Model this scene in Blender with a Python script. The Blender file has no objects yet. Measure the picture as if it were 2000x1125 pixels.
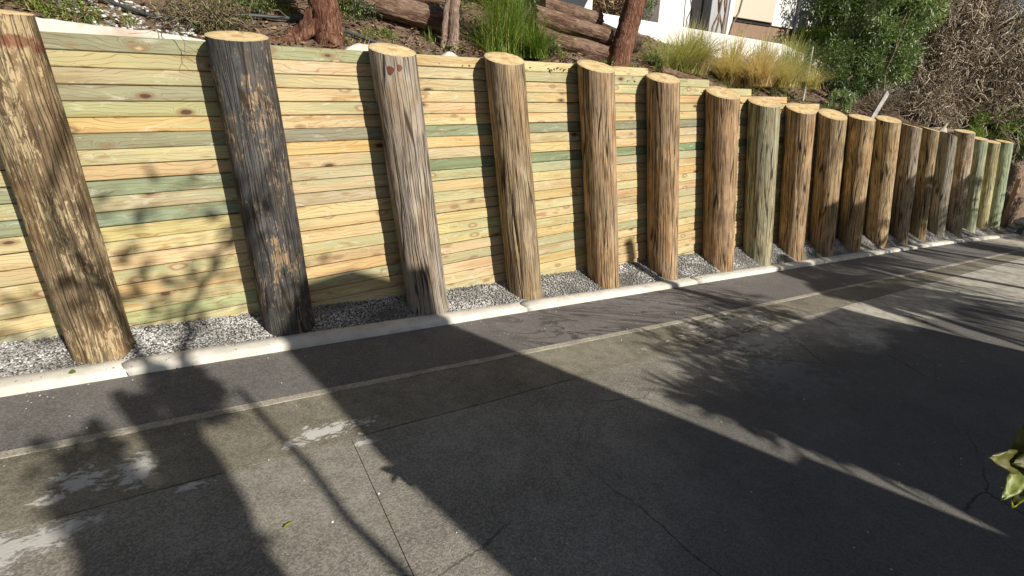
import bpy, math, random
import numpy as np
from mathutils import Vector, noise
random.seed(7); rng = np.random.default_rng(7)
SC = bpy.context.scene
COL = SC.collection

# ------------------------------------------------------------------ camera, sky, sun, exposure
cam_d = bpy.data.cameras.new('camera'); cam = bpy.data.objects.new('camera', cam_d); COL.objects.link(cam)
cam_d.sensor_width = 36.0; cam_d.lens = 16.04; cam_d.clip_start = 0.05; cam_d.clip_end = 600
cam.location = (0.912, -3.958, 1.680)
cam.rotation_euler = (math.radians(90 - 21.82), 0, math.radians(-32.43))
SC.camera = cam
SUN_AZ, SUN_EL = math.radians(21.0), math.radians(30.0)      # azimuth from -Y towards +X
w = bpy.data.worlds.new('World'); SC.world = w; w.use_nodes = True
wn = w.node_tree; bg = wn.nodes['Background']
sky = wn.nodes.new('ShaderNodeTexSky'); sky.sky_type = 'NISHITA'; sky.sun_disc = False
sky.sun_elevation = SUN_EL; sky.sun_rotation = math.pi - SUN_AZ
wn.links.new(sky.outputs[0], bg.inputs[0]); bg.inputs[1].default_value = 0.05
sd = bpy.data.lights.new('sun', 'SUN'); so = bpy.data.objects.new('sun', sd); COL.objects.link(so)
sd.energy = 5.0; sd.angle = math.radians(0.5); sd.color = (1.0, 0.94, 0.84)
sv = Vector((math.sin(SUN_AZ) * math.cos(SUN_EL), -math.cos(SUN_AZ) * math.cos(SUN_EL), math.sin(SUN_EL)))
so.rotation_euler = sv.to_track_quat('Z', 'Y').to_euler()
SC.view_settings.view_transform = 'Standard'; SC.view_settings.look = 'None'
SC.view_settings.exposure = 0.42; SC.view_settings.gamma = 1.0
SC.cycles.max_bounces = 6

S = 0.1005      # the drive falls this much per metre along +X
T = 0.163       # backward lean of posts and wall
def wt(X): return min(2.10, 2.575 - .1 * X)                   # top of the wall
def hb(X): return .125 + .026 * max(0, X - 2.2) if X < 8 else .28
def zb(X, Y):
    z = wt(X) - .06 + .52 * (min(Y, 3) - .6)
    if Y > 3: z += .35 * (Y - 3)
    return z

# ------------------------------------------------------------------ helpers
def tag(o, label=None, cat=None, group=None, kind=None):
    if label: o['label'] = label
    if cat: o['category'] = cat
    if group: o['group'] = group
    if kind: o['kind'] = kind
    return o
def link(name, me, m=None, parent=None, loc=(0, 0, 0)):
    o = bpy.data.objects.new(name, me); COL.objects.link(o); o.location = loc
    if m and me: me.materials.append(m)
    if parent: o.parent = parent
    return o
def empty(name, loc=(0, 0, 0), **k):
    o = bpy.data.objects.new(name, None); COL.objects.link(o); o.location = loc; o.empty_display_size = .1
    return tag(o, **k)
def mesh(name, v, f, smooth=False):
    me = bpy.data.meshes.new(name); me.from_pydata([tuple(a) for a in v], [], f); me.update()
    if smooth: me.polygons.foreach_set('use_smooth', [True] * len(me.polygons))
    return me
def mesh_np(name, v, f, tone=None, smooth=False):
    """v (n,3), f (m,k) arrays; tone: per-vertex float -> attribute 'tone'"""
    v = np.asarray(v, np.float32); f = np.asarray(f, np.int32)
    me = bpy.data.meshes.new(name); k = f.shape[1]
    me.vertices.add(len(v)); me.vertices.foreach_set('co', v.ravel())
    me.loops.add(f.size); me.loops.foreach_set('vertex_index', f.ravel())
    me.polygons.add(len(f)); me.polygons.foreach_set('loop_start', np.arange(0, f.size, k, dtype=np.int32))
    me.polygons.foreach_set('loop_total', np.full(len(f), k, np.int32))
    me.update(calc_edges=True); me.validate()
    if smooth: me.polygons.foreach_set('use_smooth', np.ones(len(me.polygons), bool))
    if tone is not None:
        a = me.attributes.new('tone', 'FLOAT', 'POINT'); a.data.foreach_set('value', np.asarray(tone, np.float32))
    return me
def nrm(a): return a / (np.linalg.norm(a, axis=-1, keepdims=True) + 1e-9)
def join(parts):
    """parts: list of (v, f, tone)"""
    V, F, T_ = [], [], []; n = 0
    for v, f, t in parts:
        V.append(v); F.append(np.asarray(f) + n); T_.append(t); n += len(v)
    return np.concatenate(V), np.concatenate(F), np.concatenate(T_)
def leaves(c, d, L, W, up=None, bend=.18):
    """one folded blade per row: c base points, d directions"""
    n = len(c); d = nrm(d)
    r = rng.normal(size=(n, 3)) if up is None else up + rng.normal(size=(n, 3)) * .35
    s = nrm(np.cross(d, r)); nn = nrm(np.cross(s, d))
    L = np.broadcast_to(L, (n,))[:, None]; W = np.broadcast_to(W, (n,))[:, None]
    tip = c + d * L - nn * L * bend
    a = c + d * L * .33 + s * W * .5 + nn * W * .16; b = c + d * L * .33 - s * W * .5 + nn * W * .16
    a2 = c + d * L * .68 + s * W * .42 - nn * L * bend * .3; b2 = c + d * L * .68 - s * W * .42 - nn * L * bend * .3
    v = np.stack([c, a, a2, tip, b2, b], 1).reshape(-1, 3)
    i = np.arange(n)[:, None] * 6
    f = np.concatenate([i + [0, 1, 2, 3], i + [0, 3, 4, 5]], 0)
    return v, f, np.repeat(rng.random(n), 6)
def tube(pts, r0, r1, k=6, tone=.5, rough=0):
    pts = np.asarray(pts, float); n = len(pts)
    tan = nrm(np.gradient(pts, axis=0)); ref = np.array([.31, .22, .92]) if abs(tan[0][2]) < .8 else np.array([1, .1, .05])
    s = nrm(np.cross(tan, ref)); t2 = np.cross(s, tan)
    rr = np.linspace(r0, r1, n)[:, None]
    V = []
    for j in range(k):
        a = 2 * math.pi * j / k
        jit = 1 + (rng.random((n, 1)) - .5) * rough
        V.append(pts + (s * math.cos(a) + t2 * math.sin(a)) * rr * jit)
    V = np.stack(V, 1).reshape(-1, 3)
    F = []
    for i in range(n - 1):
        for j in range(k):
            F.append([i * k + j, i * k + (j + 1) % k, (i + 1) * k + (j + 1) % k, (i + 1) * k + j])
    return V, np.array(F), np.full(len(V), tone)
def wiggle(p0, p1, n=7, amp=.08, sag=0):
    p0, p1 = np.array(p0, float), np.array(p1, float); L = np.linalg.norm(p1 - p0)
    t = np.linspace(0, 1, n)[:, None]
    off = np.cumsum(rng.normal(size=(n, 3)), 0); off -= off[0]; off -= t * off[-1]
    return p0 + (p1 - p0) * t + off * amp * L / math.sqrt(n) - np.array([0, 0, 1]) * sag * L * 4 * t * (1 - t)
def blades(base, n, R, H, lean=.6, w=.006, seg=4, spread=.06, tone=(0, 1), droop=.55):
    """grass tuft of curved ribbons"""
    az = rng.random(n) * 2 * math.pi; ln = (rng.random(n) ** .8) * lean; h = H * (.55 + .45 * rng.random(n))
    b = np.array(base) + np.stack([rng.normal(size=n) * spread, rng.normal(size=n) * spread, np.zeros(n)], 1)
    out = np.stack([np.cos(az), np.sin(az), np.zeros(n)], 1); sd_ = np.stack([-np.sin(az), np.cos(az), np.zeros(n)], 1)
    V = []
    for i in range(seg + 1):
        t = i / seg
        p = b + out * (R * ln * t ** 1.4)[:, None] * 1.0 + np.array([0, 0, 1]) * (h * (t - droop * ln * t * t))[:, None]
        ww = w * (1 - t * .9)
        V += [p - sd_ * ww, p + sd_ * ww]
    V = np.stack(V, 1).reshape(-1, 3); m = 2 * (seg + 1)
    i0 = np.arange(n)[:, None] * m
    F = np.concatenate([i0 + [2 * i, 2 * i + 1, 2 * i + 3, 2 * i + 2] for i in range(seg)], 0)
    tn = np.repeat(tone[0] + (tone[1] - tone[0]) * rng.random(n), m)
    return V, F, tn
def box_v(x0, x1, y0, y1, z0, z1):
    v = [(x, y, z) for z in (z0, z1) for y in (y0, y1) for x in (x0, x1)]
    f = [(0, 2, 3, 1), (4, 5, 7, 6), (0, 1, 5, 4), (2, 6, 7, 3), (0, 4, 6, 2), (1, 3, 7, 5)]
    return v, f
def bevel(me, w, seg=2):
    import bmesh
    bm = bmesh.new(); bm.from_mesh(me); bmesh.ops.bevel(bm, geom=bm.edges[:], offset=w, segments=seg, affect='EDGES'); bm.to_mesh(me); bm.free()
    return me
def box(name, x0, x1, y0, y1, z0, z1, m, parent=None, bv=.006):
    v, f = box_v(x0, x1, y0, y1, z0, z1); me = mesh(name, v, f)
    if bv: bevel(me, bv, 1)
    return link(name, me, m, parent)

# ------------------------------------------------------------------ materials
class Nodes:
    def __init__(s, name):
        s.m = bpy.data.materials.new(name); s.m.use_nodes = True; s.t = s.m.node_tree; s.b = s.t.nodes['Principled BSDF']
        s.out = s.t.nodes['Material Output']; s.b.inputs['Specular IOR Level'].default_value = .3
    def n(s, ty, **k):
        o = s.t.nodes.new(ty)
        for a, b in k.items(): setattr(o, a, b)
        return o
    def l(s, a, b): s.t.links.new(a, b)
    def set(s, inp, val):
        if hasattr(val, 'is_output'): s.l(val, inp)
        else: inp.default_value = val
    def noise(s, vec, scale, detail=4, rough=.55, dist=0, out=0):
        o = s.n('ShaderNodeTexNoise'); s.l(vec, o.inputs['Vector']); o.inputs['Scale'].default_value = scale
        o.inputs['Detail'].default_value = detail; o.inputs['Roughness'].default_value = rough; o.inputs['Distortion'].default_value = dist
        return o.outputs[out]
    def vor(s, vec, scale, feat='F1', rnd=1.0, out='Distance'):
        o = s.n('ShaderNodeTexVoronoi', feature=feat); s.l(vec, o.inputs['Vector']); o.inputs['Scale'].default_value = scale
        o.inputs['Randomness'].default_value = rnd
        return o.outputs[out]
    def math(s, op, a, b=0.0, c=None, clamp=False):
        o = s.n('ShaderNodeMath', operation=op, use_clamp=clamp); s.set(o.inputs[0], a); s.set(o.inputs[1], b)
        if c is not None: s.set(o.inputs[2], c)
        return o.outputs[0]
    def vm(s, op, a, b):
        o = s.n('ShaderNodeVectorMath', operation=op); s.set(o.inputs[0], a); s.set(o.inputs[1], b); return o.outputs[0]
    def step(s, x, lo, hi):
        o = s.n('ShaderNodeMapRange', interpolation_type='SMOOTHSTEP'); s.set(o.inputs[0], x)
        o.inputs[1].default_value = lo; o.inputs[2].default_value = hi; return o.outputs[0]
    def mix(s, f, a, b, mode='MIX'):
        o = s.n('ShaderNodeMix', data_type='RGBA', blend_type=mode); s.set(o.inputs[0], f)
        for i, v in ((6, a), (7, b)):
            if hasattr(v, 'is_output'): s.l(v, o.inputs[i])
            else: o.inputs[i].default_value = (*v, 1) if len(v) == 3 else v
        return o.outputs[2]
    def ramp(s, f, stops):
        o = s.n('ShaderNodeValToRGB'); s.set(o.inputs[0], f); e = o.color_ramp.elements
        while len(e) < len(stops): e.new(.5)
        for a, (p, c) in zip(e, stops): a.position = p; a.color = (*c, 1)
        return o.outputs[0]
    def pos(s): return s.n('ShaderNodeNewGeometry').outputs['Position']
    def rand(s): return s.n('ShaderNodeObjectInfo').outputs['Random']
    def ocol(s): return s.n('ShaderNodeObjectInfo').outputs['Color']
    def xyz(s, v):
        o = s.n('ShaderNodeSeparateXYZ'); s.l(v, o.inputs[0]); return o.outputs
    def comb(s, x, y, z):
        o = s.n('ShaderNodeCombineXYZ')
        for i, v in enumerate((x, y, z)): s.set(o.inputs[i], v)
        return o.outputs[0]
    def attr(s, n='tone'): return s.n('ShaderNodeAttribute', attribute_name=n).outputs['Fac']
    def bump(s, h, st=.5, d=.01, prev=None):
        o = s.n('ShaderNodeBump'); o.inputs['Strength'].default_value = st; o.inputs['Distance'].default_value = d
        s.l(h, o.inputs['Height'])
        if prev: s.l(prev, o.inputs['Normal'])
        return o.outputs[0]
    def fin(s, col, rough=.8, normal=None, spec=None):
        s.set(s.b.inputs['Base Color'], col if hasattr(col, 'is_output') else (*col, 1)); s.set(s.b.inputs['Roughness'], rough)
        if normal: s.l(normal, s.b.inputs['Normal'])
        if spec is not None: s.b.inputs['Specular IOR Level'].default_value = spec
        return s.m

def m_plank():
    s = Nodes('pine_plank'); p = s.pos(); x, y, z = s.xyz(p); r = s.rand(); c = s.ocol()
    ox = s.math('MULTIPLY_ADD', r, 37.0, x); oz = s.math('MULTIPLY_ADD', r, 11.0, z)
    flat = s.comb(ox, 0.0, oz)
    # knots
    kv = s.comb(s.math('MULTIPLY', ox, 3.6), 0.0, s.math('MULTIPLY', oz, 8.5))
    kd = s.vor(kv, 1.0); kc = s.vor(kv, 1.0, out='Color'); ksel = s.step(s.xyz(kc)[0], .26, .32)
    near = s.math('MULTIPLY', s.step(kd, .42, .0), ksel)
    kd = s.math('ADD', kd, s.math('MULTIPLY', s.math('SUBTRACT', s.noise(kv, 3.0, 3), .5), .22)); core = s.math('MULTIPLY', s.step(kd, .16, .10), ksel); rim = s.math('MULTIPLY', s.step(kd, .30, .17), ksel)
    dark = s.step(s.xyz(kc)[1], .55, .7)
    wob = s.noise(s.comb(s.math('MULTIPLY', ox, 1.1), 0.0, s.math('MULTIPLY', oz, 3.0)), 1.0, 3)
    g = s.math('ADD', s.math('MULTIPLY', oz, 36.0), s.math('ADD', s.math('MULTIPLY', wob, 11.0), s.math('MULTIPLY', near, 5.5)))
    band = s.math('ABSOLUTE', s.math('SUBTRACT', s.math('FRACT', g), .5))
    line = s.step(band, .38, .5)
    fine = s.noise(s.comb(s.math('MULTIPLY', ox, 3.0), 0.0, s.math('MULTIPLY', oz, 170.0)), 1.0, 3)
    blot = s.noise(s.comb(s.math('MULTIPLY', ox, 1.3), 0.0, s.math('MULTIPLY', oz, 6.0)), 1.0, 5, .65)
    col = s.mix(s.math('MULTIPLY', line, .85), c, s.mix(1.0, c, (.60, .40, .24), 'MULTIPLY'))
    col = s.mix(s.math('MULTIPLY', s.step(fine, .55, .8), .3), col, (.20, .14, .07))
    col = s.mix(s.math('MULTIPLY', s.step(blot, .50, .74), .55), col, s.mix(1.0, c, (1.35, 1.28, 1.1), 'MULTIPLY'))
    col = s.mix(s.math('MULTIPLY', s.step(blot, .48, .32), .65), col, s.mix(1.0, c, (.66, .52, .38), 'MULTIPLY'))
    grn = s.noise(s.comb(s.math('MULTIPLY', ox, .9), 8.0, s.math('MULTIPLY', oz, 7.0)), 1.0, 4, .6, .4)
    col = s.mix(s.math('MULTIPLY', s.step(grn, .50, .66), .6), col, (.28, .30, .17))
    stk = s.noise(s.comb(s.math('MULTIPLY', ox, .7), 5.0, s.math('MULTIPLY', oz, 26.0)), 1.0, 4, .6, .5)
    col = s.mix(s.math('MULTIPLY', s.step(stk, .52, .66), .65), col, s.mix(1.0, c, (.78, .56, .34), 'MULTIPLY'))
    col = s.mix(s.math('MULTIPLY', s.step(stk, .45, .30), .4), col, s.mix(1.0, c, (1.25, 1.25, 1.2), 'MULTIPLY'))
    # treatment salts and red-brown resin stains
    salt = s.noise(s.comb(s.math('MULTIPLY', ox, 4.5), 0.0, s.math('MULTIPLY', oz, 15.0)), 1.0, 6, .7, 1.2)
    col = s.mix(s.math('MULTIPLY', s.step(salt, .56, .70), .5), col, (.55, .54, .44))
    red = s.noise(s.comb(s.math('MULTIPLY', ox, 2.4), 3.0, s.math('MULTIPLY', oz, 12.0)), 1.0, 4, .6, .6)
    col = s.mix(s.math('MULTIPLY', s.step(red, .60, .70), .6), col, (.22, .085, .03))
    col = s.mix(s.math('MULTIPLY', rim, .65), col, (.20, .105, .045))
    col = s.mix(s.math('MULTIPLY', core, .9), col, s.mix(dark, (.45, .34, .20), (.05, .022, .015)))
    h = s.math('SUBTRACT', s.math('ADD', s.math('MULTIPLY', fine, .5), s.math('MULTIPLY', line, -.5)), core)
    return s.fin(col, .72, s.bump(h, .35, .003))
def m_post(name, lo, mid, hi, crack, fleck=None, dirt=.35, redband=None):
    s = Nodes(name); uv = s.n('ShaderNodeUVMap').outputs[0]; u, v, _ = s.xyz(uv); r = s.rand(); c = s.ocol()
    ru = s.math('MULTIPLY', r, 23.0)
    def st(a, b, o=0.0): return s.comb(s.math('MULTIPLY_ADD', u, a, ru), s.math('MULTIPLY', v, b), s.math('ADD', ru, o))
    big = s.noise(st(3.2, 1.6), 1.0, 5, .62, .8)
    mid_n = s.noise(st(15, 4.5, 5.0), 1.0, 6, .6, .7)
    fib = s.noise(st(130, 5.0, 9.0), 1.0, 4, .6)
    du = s.math('MULTIPLY', s.math('SUBTRACT', s.noise(st(6, 2.2, 2.0), 1.0, 3, .5), .5), 1.1)
    def crk(a, b, o, w0, w1): return s.step(s.vor(s.comb(s.math('ADD', s.math('MULTIPLY_ADD', u, a, ru), du), s.math('MULTIPLY', v, b), s.math('ADD', ru, o)), 1.0, feat='DISTANCE_TO_EDGE'), w1, w0)
    lineA = s.math('MULTIPLY', crk(20, .55, 2.0, .012, .062), s.step(s.noise(st(7, 1.6, 12.0), 1.0, 3), .36, .48))
    lineB = s.math('MULTIPLY', crk(44, 1.1, 7.0, .02, .11), s.step(s.noise(st(9, 2.5, 15.0), 1.0, 3), .36, .54))
    kn = s.vor(st(5.0, 2.0, 1.0), 1.0); knc = s.vor(st(5.0, 2.0, 1.0), 1.0, out='Color')
    ks = s.math('MULTIPLY', s.step(kn, .16, .07), s.step(s.xyz(knc)[0], .62, .66))
    col = s.ramp(mid_n, [(.18, lo), (.50, mid), (.82, hi)])
    col = s.mix(1.0, col, c, 'MULTIPLY')
    gr = s.noise(st(5.0, 1.3, 21.0), 1.0, 5, .6, .5)
    col = s.mix(s.math('MULTIPLY', s.step(gr, .46, .60), .42), col, s.mix(1.0, col, (.82, .92, 1.06), 'MULTIPLY'))
    col = s.mix(s.math('MULTIPLY', s.step(gr, .48, .36), .5), col, s.mix(1.0, col, (.92, .74, .54), 'MULTIPLY'))
    col = s.mix(s.math('MULTIPLY', s.step(big, .55, .38), dirt), col, lo)
    col = s.mix(s.math('MULTIPLY', s.step(fib, .56, .74), .28), col, hi)
    col = s.mix(s.math('MULTIPLY', s.step(fib, .45, .3), .28), col, lo)
    if fleck:
        fl = s.noise(st(48, 14.0, 4.0), 1.0, 6, .72, .6); reg = s.noise(st(5.0, 2.6, 6.0), 1.0, 3, .6)
        col = s.mix(s.math('MULTIPLY', s.step(s.math('ADD', fl, s.math('MULTIPLY', reg, .6)), .82, .92), .75), col, fleck)
    col = s.mix(s.math('MULTIPLY', ks, .75), col, lo)
    if redband:
        bn = s.noise(st(9, 9, 3.0), 1.0, 4, .6); bb = s.math('ADD', v, s.math('MULTIPLY', s.math('SUBTRACT', bn, .5), .22))
        col = s.mix(s.math('MULTIPLY', s.math('MULTIPLY', s.step(bb, redband - .06, redband - .03), s.step(bb, redband + .06, redband + .03)), .7), col, (.13, .03, .02))
    cr = s.math('MAXIMUM', lineA, s.math('MULTIPLY', lineB, .62))
    col = s.mix(s.math('MULTIPLY', cr, crack), col, (.025, .017, .010))
    h = s.math('SUBTRACT', s.math('ADD', s.math('MULTIPLY', fib, .35), s.math('MULTIPLY', mid_n, .8)), s.math('MULTIPLY', cr, 1.2))
    return s.fin(col, .85, s.bump(h, .8, .006), .15)
def m_top():
    s = Nodes('sawn_end_grain'); p = s.n('ShaderNodeTexCoord').outputs['Object']; x, y, z = s.xyz(p); r = s.rand()
    wob = s.noise(p, 6, 3); rr = s.math('SQRT', s.math('ADD', s.math('MULTIPLY', x, x), s.math('MULTIPLY', y, y)))
    ring = s.math('ABSOLUTE', s.math('SUBTRACT', s.math('FRACT', s.math('ADD', s.math('MULTIPLY', rr, 55.0), s.math('MULTIPLY', wob, 3.0))), .5))
    n1 = s.noise(s.vm('ADD', p, s.comb(r, r, 0.0)), 14, 5, .65); saw = s.noise(s.comb(s.math('MULTIPLY', x, 9.0), s.math('MULTIPLY', y, 120.0), r), 1.0, 3)
    col = s.ramp(n1, [(.3, (.50, .33, .15)), (.5, (.66, .49, .26)), (.7, (.74, .60, .37))])
    col = s.mix(s.math('MULTIPLY', s.step(ring, .34, .48), .35), col, (.42, .26, .11))
    an = s.math('ARCTAN2', y, x); rc = s.noise(s.comb(s.math('MULTIPLY', an, 3.5), s.math('MULTIPLY', rr, 2.0), s.math('MULTIPLY', r, 9.0)), 1.0, 3, .5)
    cr = s.math('MULTIPLY', s.step(s.math('ABSOLUTE', s.math('SUBTRACT', rc, .5)), .014, .004), s.step(rr, .02, .06))
    col = s.mix(s.math('MULTIPLY', cr, .75), col, (.16, .09, .04))
    col = s.mix(s.math('MULTIPLY', s.step(rr, .06, .03), .6), col, (.36, .21, .09))
    col = s.mix(s.math('MULTIPLY', s.step(s.noise(p, 7, 4), .52, .66), .5), col, (.40, .27, .12))
    col = s.mix(s.math('MULTIPLY', s.step(rr, .165, .20), .7), col, (.42, .34, .20))
    return s.fin(col, .8, s.bump(s.math('ADD', saw, s.math('MULTIPLY', ring, .3)), .3, .003), .1)
def m_conc(name, a, b, agg=0.0, patch=None, stain=.5, scale=1.0, spots=None, bumpd=.004, dark=(.05, .05, .045), extra=None):
    s = Nodes(name); p = s.pos(); x, y, z = s.xyz(p)
    n1 = s.noise(p, 1.3 * scale, 6, .62, .4); n2 = s.noise(p, 9 * scale, 5, .6); g = s.noise(p, 150, 3, .7); v = s.vor(p, 130, out='Color')
    vd = s.vor(p, 130)
    col = s.mix(s.step(n1, .36, .66), a, b)
    col = s.mix(s.math('MULTIPLY', s.step(n2, .6, .4), .3), col, dark)
    col = s.mix(s.math('MULTIPLY', s.step(n1, .42, .28), stain), col, dark)
    vv = s.xyz(v)[0]
    if agg: col = s.mix(s.math('MULTIPLY', s.step(vv, .35, .9), agg), col, (.5, .46, .38)); col = s.mix(s.math('MULTIPLY', s.step(vv, .4, .1), agg), col, (.03, .028, .025))
    col = s.mix(s.math('MULTIPLY', s.step(g, .45, .7), .25), col, b)
    for (cx, cy, rx, ry, lo, strength, colr) in (spots or []):
        d = s.math('SQRT', s.math('ADD', s.math('POWER', s.math('DIVIDE', s.math('SUBTRACT', x, cx), rx), 2.0), s.math('POWER', s.math('DIVIDE', s.math('SUBTRACT', y, cy), ry), 2.0)))
        pn = s.noise(s.comb(s.math('MULTIPLY', x, 1.0), s.math('MULTIPLY', y, 1.6), 3.0), 9.0, 6, .72, .5)
        msk = s.step(s.math('SUBTRACT', pn, s.math('MULTIPLY', d, .22)), lo - .01, lo + .07)
        msk = s.math('MULTIPLY', msk, s.step(d, 1.6, 1.1))
        col = s.mix(s.math('MULTIPLY', msk, strength), col, colr)
    # hairline cracks
    wv = s.vm('ADD', p, s.vm('SCALE', s.noise(p, 2.2, 4, .6, out=1), (0, 0, 0)))
    if extra: col = extra(s, col, x, y, p)
    h = s.math('ADD', s.math('MULTIPLY', vd, -.6), s.math('ADD', s.math('MULTIPLY', g, .5), s.math('MULTIPLY', n2, .8)))
    return s.fin(col, .82, s.bump(h, .7, bumpd), .25)
def m_tone(name, stops, rough=.6, trans=0.0, spec=.3, bumps=None):
    s = Nodes(name); t = s.attr(); col = s.ramp(t, stops)
    n = None
    if bumps: n = s.bump(s.noise(s.pos(), bumps, 4, .65), .6, .01)
    s.fin(col, rough, n, spec)
    if trans:
        tr = s.n('ShaderNodeBsdfTranslucent'); s.l(s.mix(1.0, col, (1.5, 1.6, .8), 'MULTIPLY'), tr.inputs[0]); mx = s.n('ShaderNodeMixShader')
        mx.inputs[0].default_value = trans; s.l(s.b.outputs[0], mx.inputs[1]); s.l(tr.outputs[0], mx.inputs[2]); s.l(mx.outputs[0], s.out.inputs[0])
    return s.m
def m_bark(name, lo, mid, hi, sc=1.0, axis='z'):
    s = Nodes(name); p = s.n('ShaderNodeTexCoord').outputs['Object']; x, y, z = s.xyz(p)
    k = {'z': (38, 38, 5), 'x': (5, 38, 38)}[axis]
    v = s.comb(s.math('MULTIPLY', x, k[0] * sc), s.math('MULTIPLY', y, k[1] * sc), s.math('MULTIPLY', z, k[2] * sc))
    n = s.noise(v, 1.0, 5, .65, 1.5); b = s.noise(p, 5, 3)
    col = s.ramp(n, [(.3, lo), (.5, mid), (.68, hi)]); col = s.mix(s.math('MULTIPLY', s.step(b, .5, .7), .5), col, hi)
    return s.fin(col, .9, s.bump(n, 1.0, .03), .1)
def m_soil():
    s = Nodes('bank_soil'); p = s.pos(); n = s.noise(p, 5, 6, .7); v = s.vor(p, 45, out='Color'); f = s.noise(p, 60, 4, .7)
    col = s.ramp(n, [(.3, (.045, .03, .022)), (.5, (.12, .085, .062)), (.7, (.24, .18, .13))])
    col = s.mix(s.math('MULTIPLY', s.xyz(v)[0], .4), col, (.24, .16, .10))
    return s.fin(col, .95, s.bump(s.math('ADD', n, s.math('MULTIPLY', f, .4)), .9, .03), .1)
def m_paint(name, c, n_amt=.12, rough=.7, dirt=(.35, .33, .3)):
    s = Nodes(name); p = s.pos(); n = s.noise(p, 3, 5, .65); f = s.noise(p, 40, 4)
    col = s.mix(s.math('MULTIPLY', s.step(n, .5, .75), n_amt * 3), c, dirt)
    return s.fin(col, rough, s.bump(f, .25, .003), .3)

M = {}
M['plank'] = m_plank(); M['top'] = m_top()
M['post_brown'] = m_post('post_wood_brown', (.17, .12, .072), (.33, .245, .155), (.50, .395, .27), .95, dirt=.35)
M['post_mottled'] = m_post('post_wood_mottled', (.09, .062, .036), (.25, .185, .11), (.42, .33, .20), .6, fleck=(.46, .36, .21), dirt=.85, redband=2.03)
M['post_streaked'] = m_post('post_wood_streaked', (.13, .095, .06), (.28, .22, .15), (.48, .41, .31), .7, fleck=(.5, .44, .34), dirt=.5)
M['post_black'] = m_post('post_wood_black', (.030, .030, .031), (.078, .075, .073), (.15, .14, .13), .9, fleck=(.36, .25, .14), dirt=.3)
M['post_grey'] = m_post('post_wood_grey', (.18, .15, .12), (.31, .265, .215), (.44, .39, .33), .9, dirt=.25)
M['post_green'] = m_post('post_wood_green', (.19, .165, .10), (.325, .295, .195), (.46, .44, .32), .9, dirt=.25)
M['post_palegreen'] = m_post('post_wood_palegreen', (.20, .215, .14), (.34, .37, .265), (.50, .53, .41), .6, dirt=.35)

M['kerb'] = m_conc('kerb_concrete', (.50, .47, .41), (.66, .63, .56), stain=.12, bumpd=.001, dark=(.34, .31, .26))
def asphalt_marks(s, col, x, y, p):
    n = s.noise(s.comb(s.math('MULTIPLY_ADD', y, 1.3, s.math('MULTIPLY', x, .9)), s.math('MULTIPLY', x, .35), 1.0), 2.6, 5, .6, 1.6)
    ln = s.step(s.math('ABSOLUTE', s.math('SUBTRACT', n, .5)), .040, .018)
    area = s.math('MULTIPLY', s.step(x, 2.7, 3.2), s.step(x, 7.5, 6.0))
    col = s.mix(s.math('MULTIPLY', s.math('MULTIPLY', ln, area), .85), col, (.050, .042, .042))
    dust = s.noise(p, 2.0, 5, .6, .6)
    return s.mix(s.math('MULTIPLY', s.step(dust, .42, .7), .35), col, (.17, .15, .14))
M['asphalt'] = m_conc('new_asphalt', (.102, .097, .094), (.140, .133, .129), agg=.16, stain=.2, bumpd=.004, dark=(.080, .074, .073), extra=asphalt_marks)
M['edging'] = m_conc('edging_mortar', (.28, .255, .20), (.40, .37, .30), agg=.3, stain=.3, scale=4, dark=(.12, .10, .075))
lich = (.52, .51, .48)
M['strip'] = m_conc('old_concrete_strip', (.15, .135, .10), (.23, .21, .16), agg=.18, stain=.5, dark=(.05, .043, .033), spots=[
    (.05, -1.39, .20, .15, .37, .85, lich), (.24, -1.42, .20, .16, .37, .85, lich), (1.18, -1.52, .32, .12, .37, .9, lich),
    (5.35, -1.45, 1.0, .26, .36, .75, (.5, .48, .42)), (3.9, -1.5, .3, .15, .47, .5, (.42, .39, .33))])
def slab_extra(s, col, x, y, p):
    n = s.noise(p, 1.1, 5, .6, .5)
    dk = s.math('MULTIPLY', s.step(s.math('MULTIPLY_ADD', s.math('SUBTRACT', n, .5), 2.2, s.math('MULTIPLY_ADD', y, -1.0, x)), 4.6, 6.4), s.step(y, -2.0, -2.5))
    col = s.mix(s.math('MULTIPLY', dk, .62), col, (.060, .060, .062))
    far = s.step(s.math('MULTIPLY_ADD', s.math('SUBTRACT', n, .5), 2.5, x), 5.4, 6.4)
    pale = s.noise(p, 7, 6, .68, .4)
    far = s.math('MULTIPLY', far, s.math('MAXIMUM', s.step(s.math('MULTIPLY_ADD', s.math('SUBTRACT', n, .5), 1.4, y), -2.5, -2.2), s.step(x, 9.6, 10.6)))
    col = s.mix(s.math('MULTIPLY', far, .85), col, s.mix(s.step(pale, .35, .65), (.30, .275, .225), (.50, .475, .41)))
    d = s.vor(s.vm('ADD', p, s.vm('SCALE', p, (0, 0, 0))), 1.1, feat='DISTANCE_TO_EDGE')
    ed = s.vor(s.vm('ADD', p, s.vm('MULTIPLY', s.noise(p, 1.6, 5, .6, out=1), (.22, .22, .22))), .6, feat='DISTANCE_TO_EDGE')
    col = s.mix(s.math('MULTIPLY', s.math('MULTIPLY', s.step(ed, .0045, .0015), s.step(s.noise(p, .8, 2), .45, .6)), .75), col, (.03, .027, .02))
    return col
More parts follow.
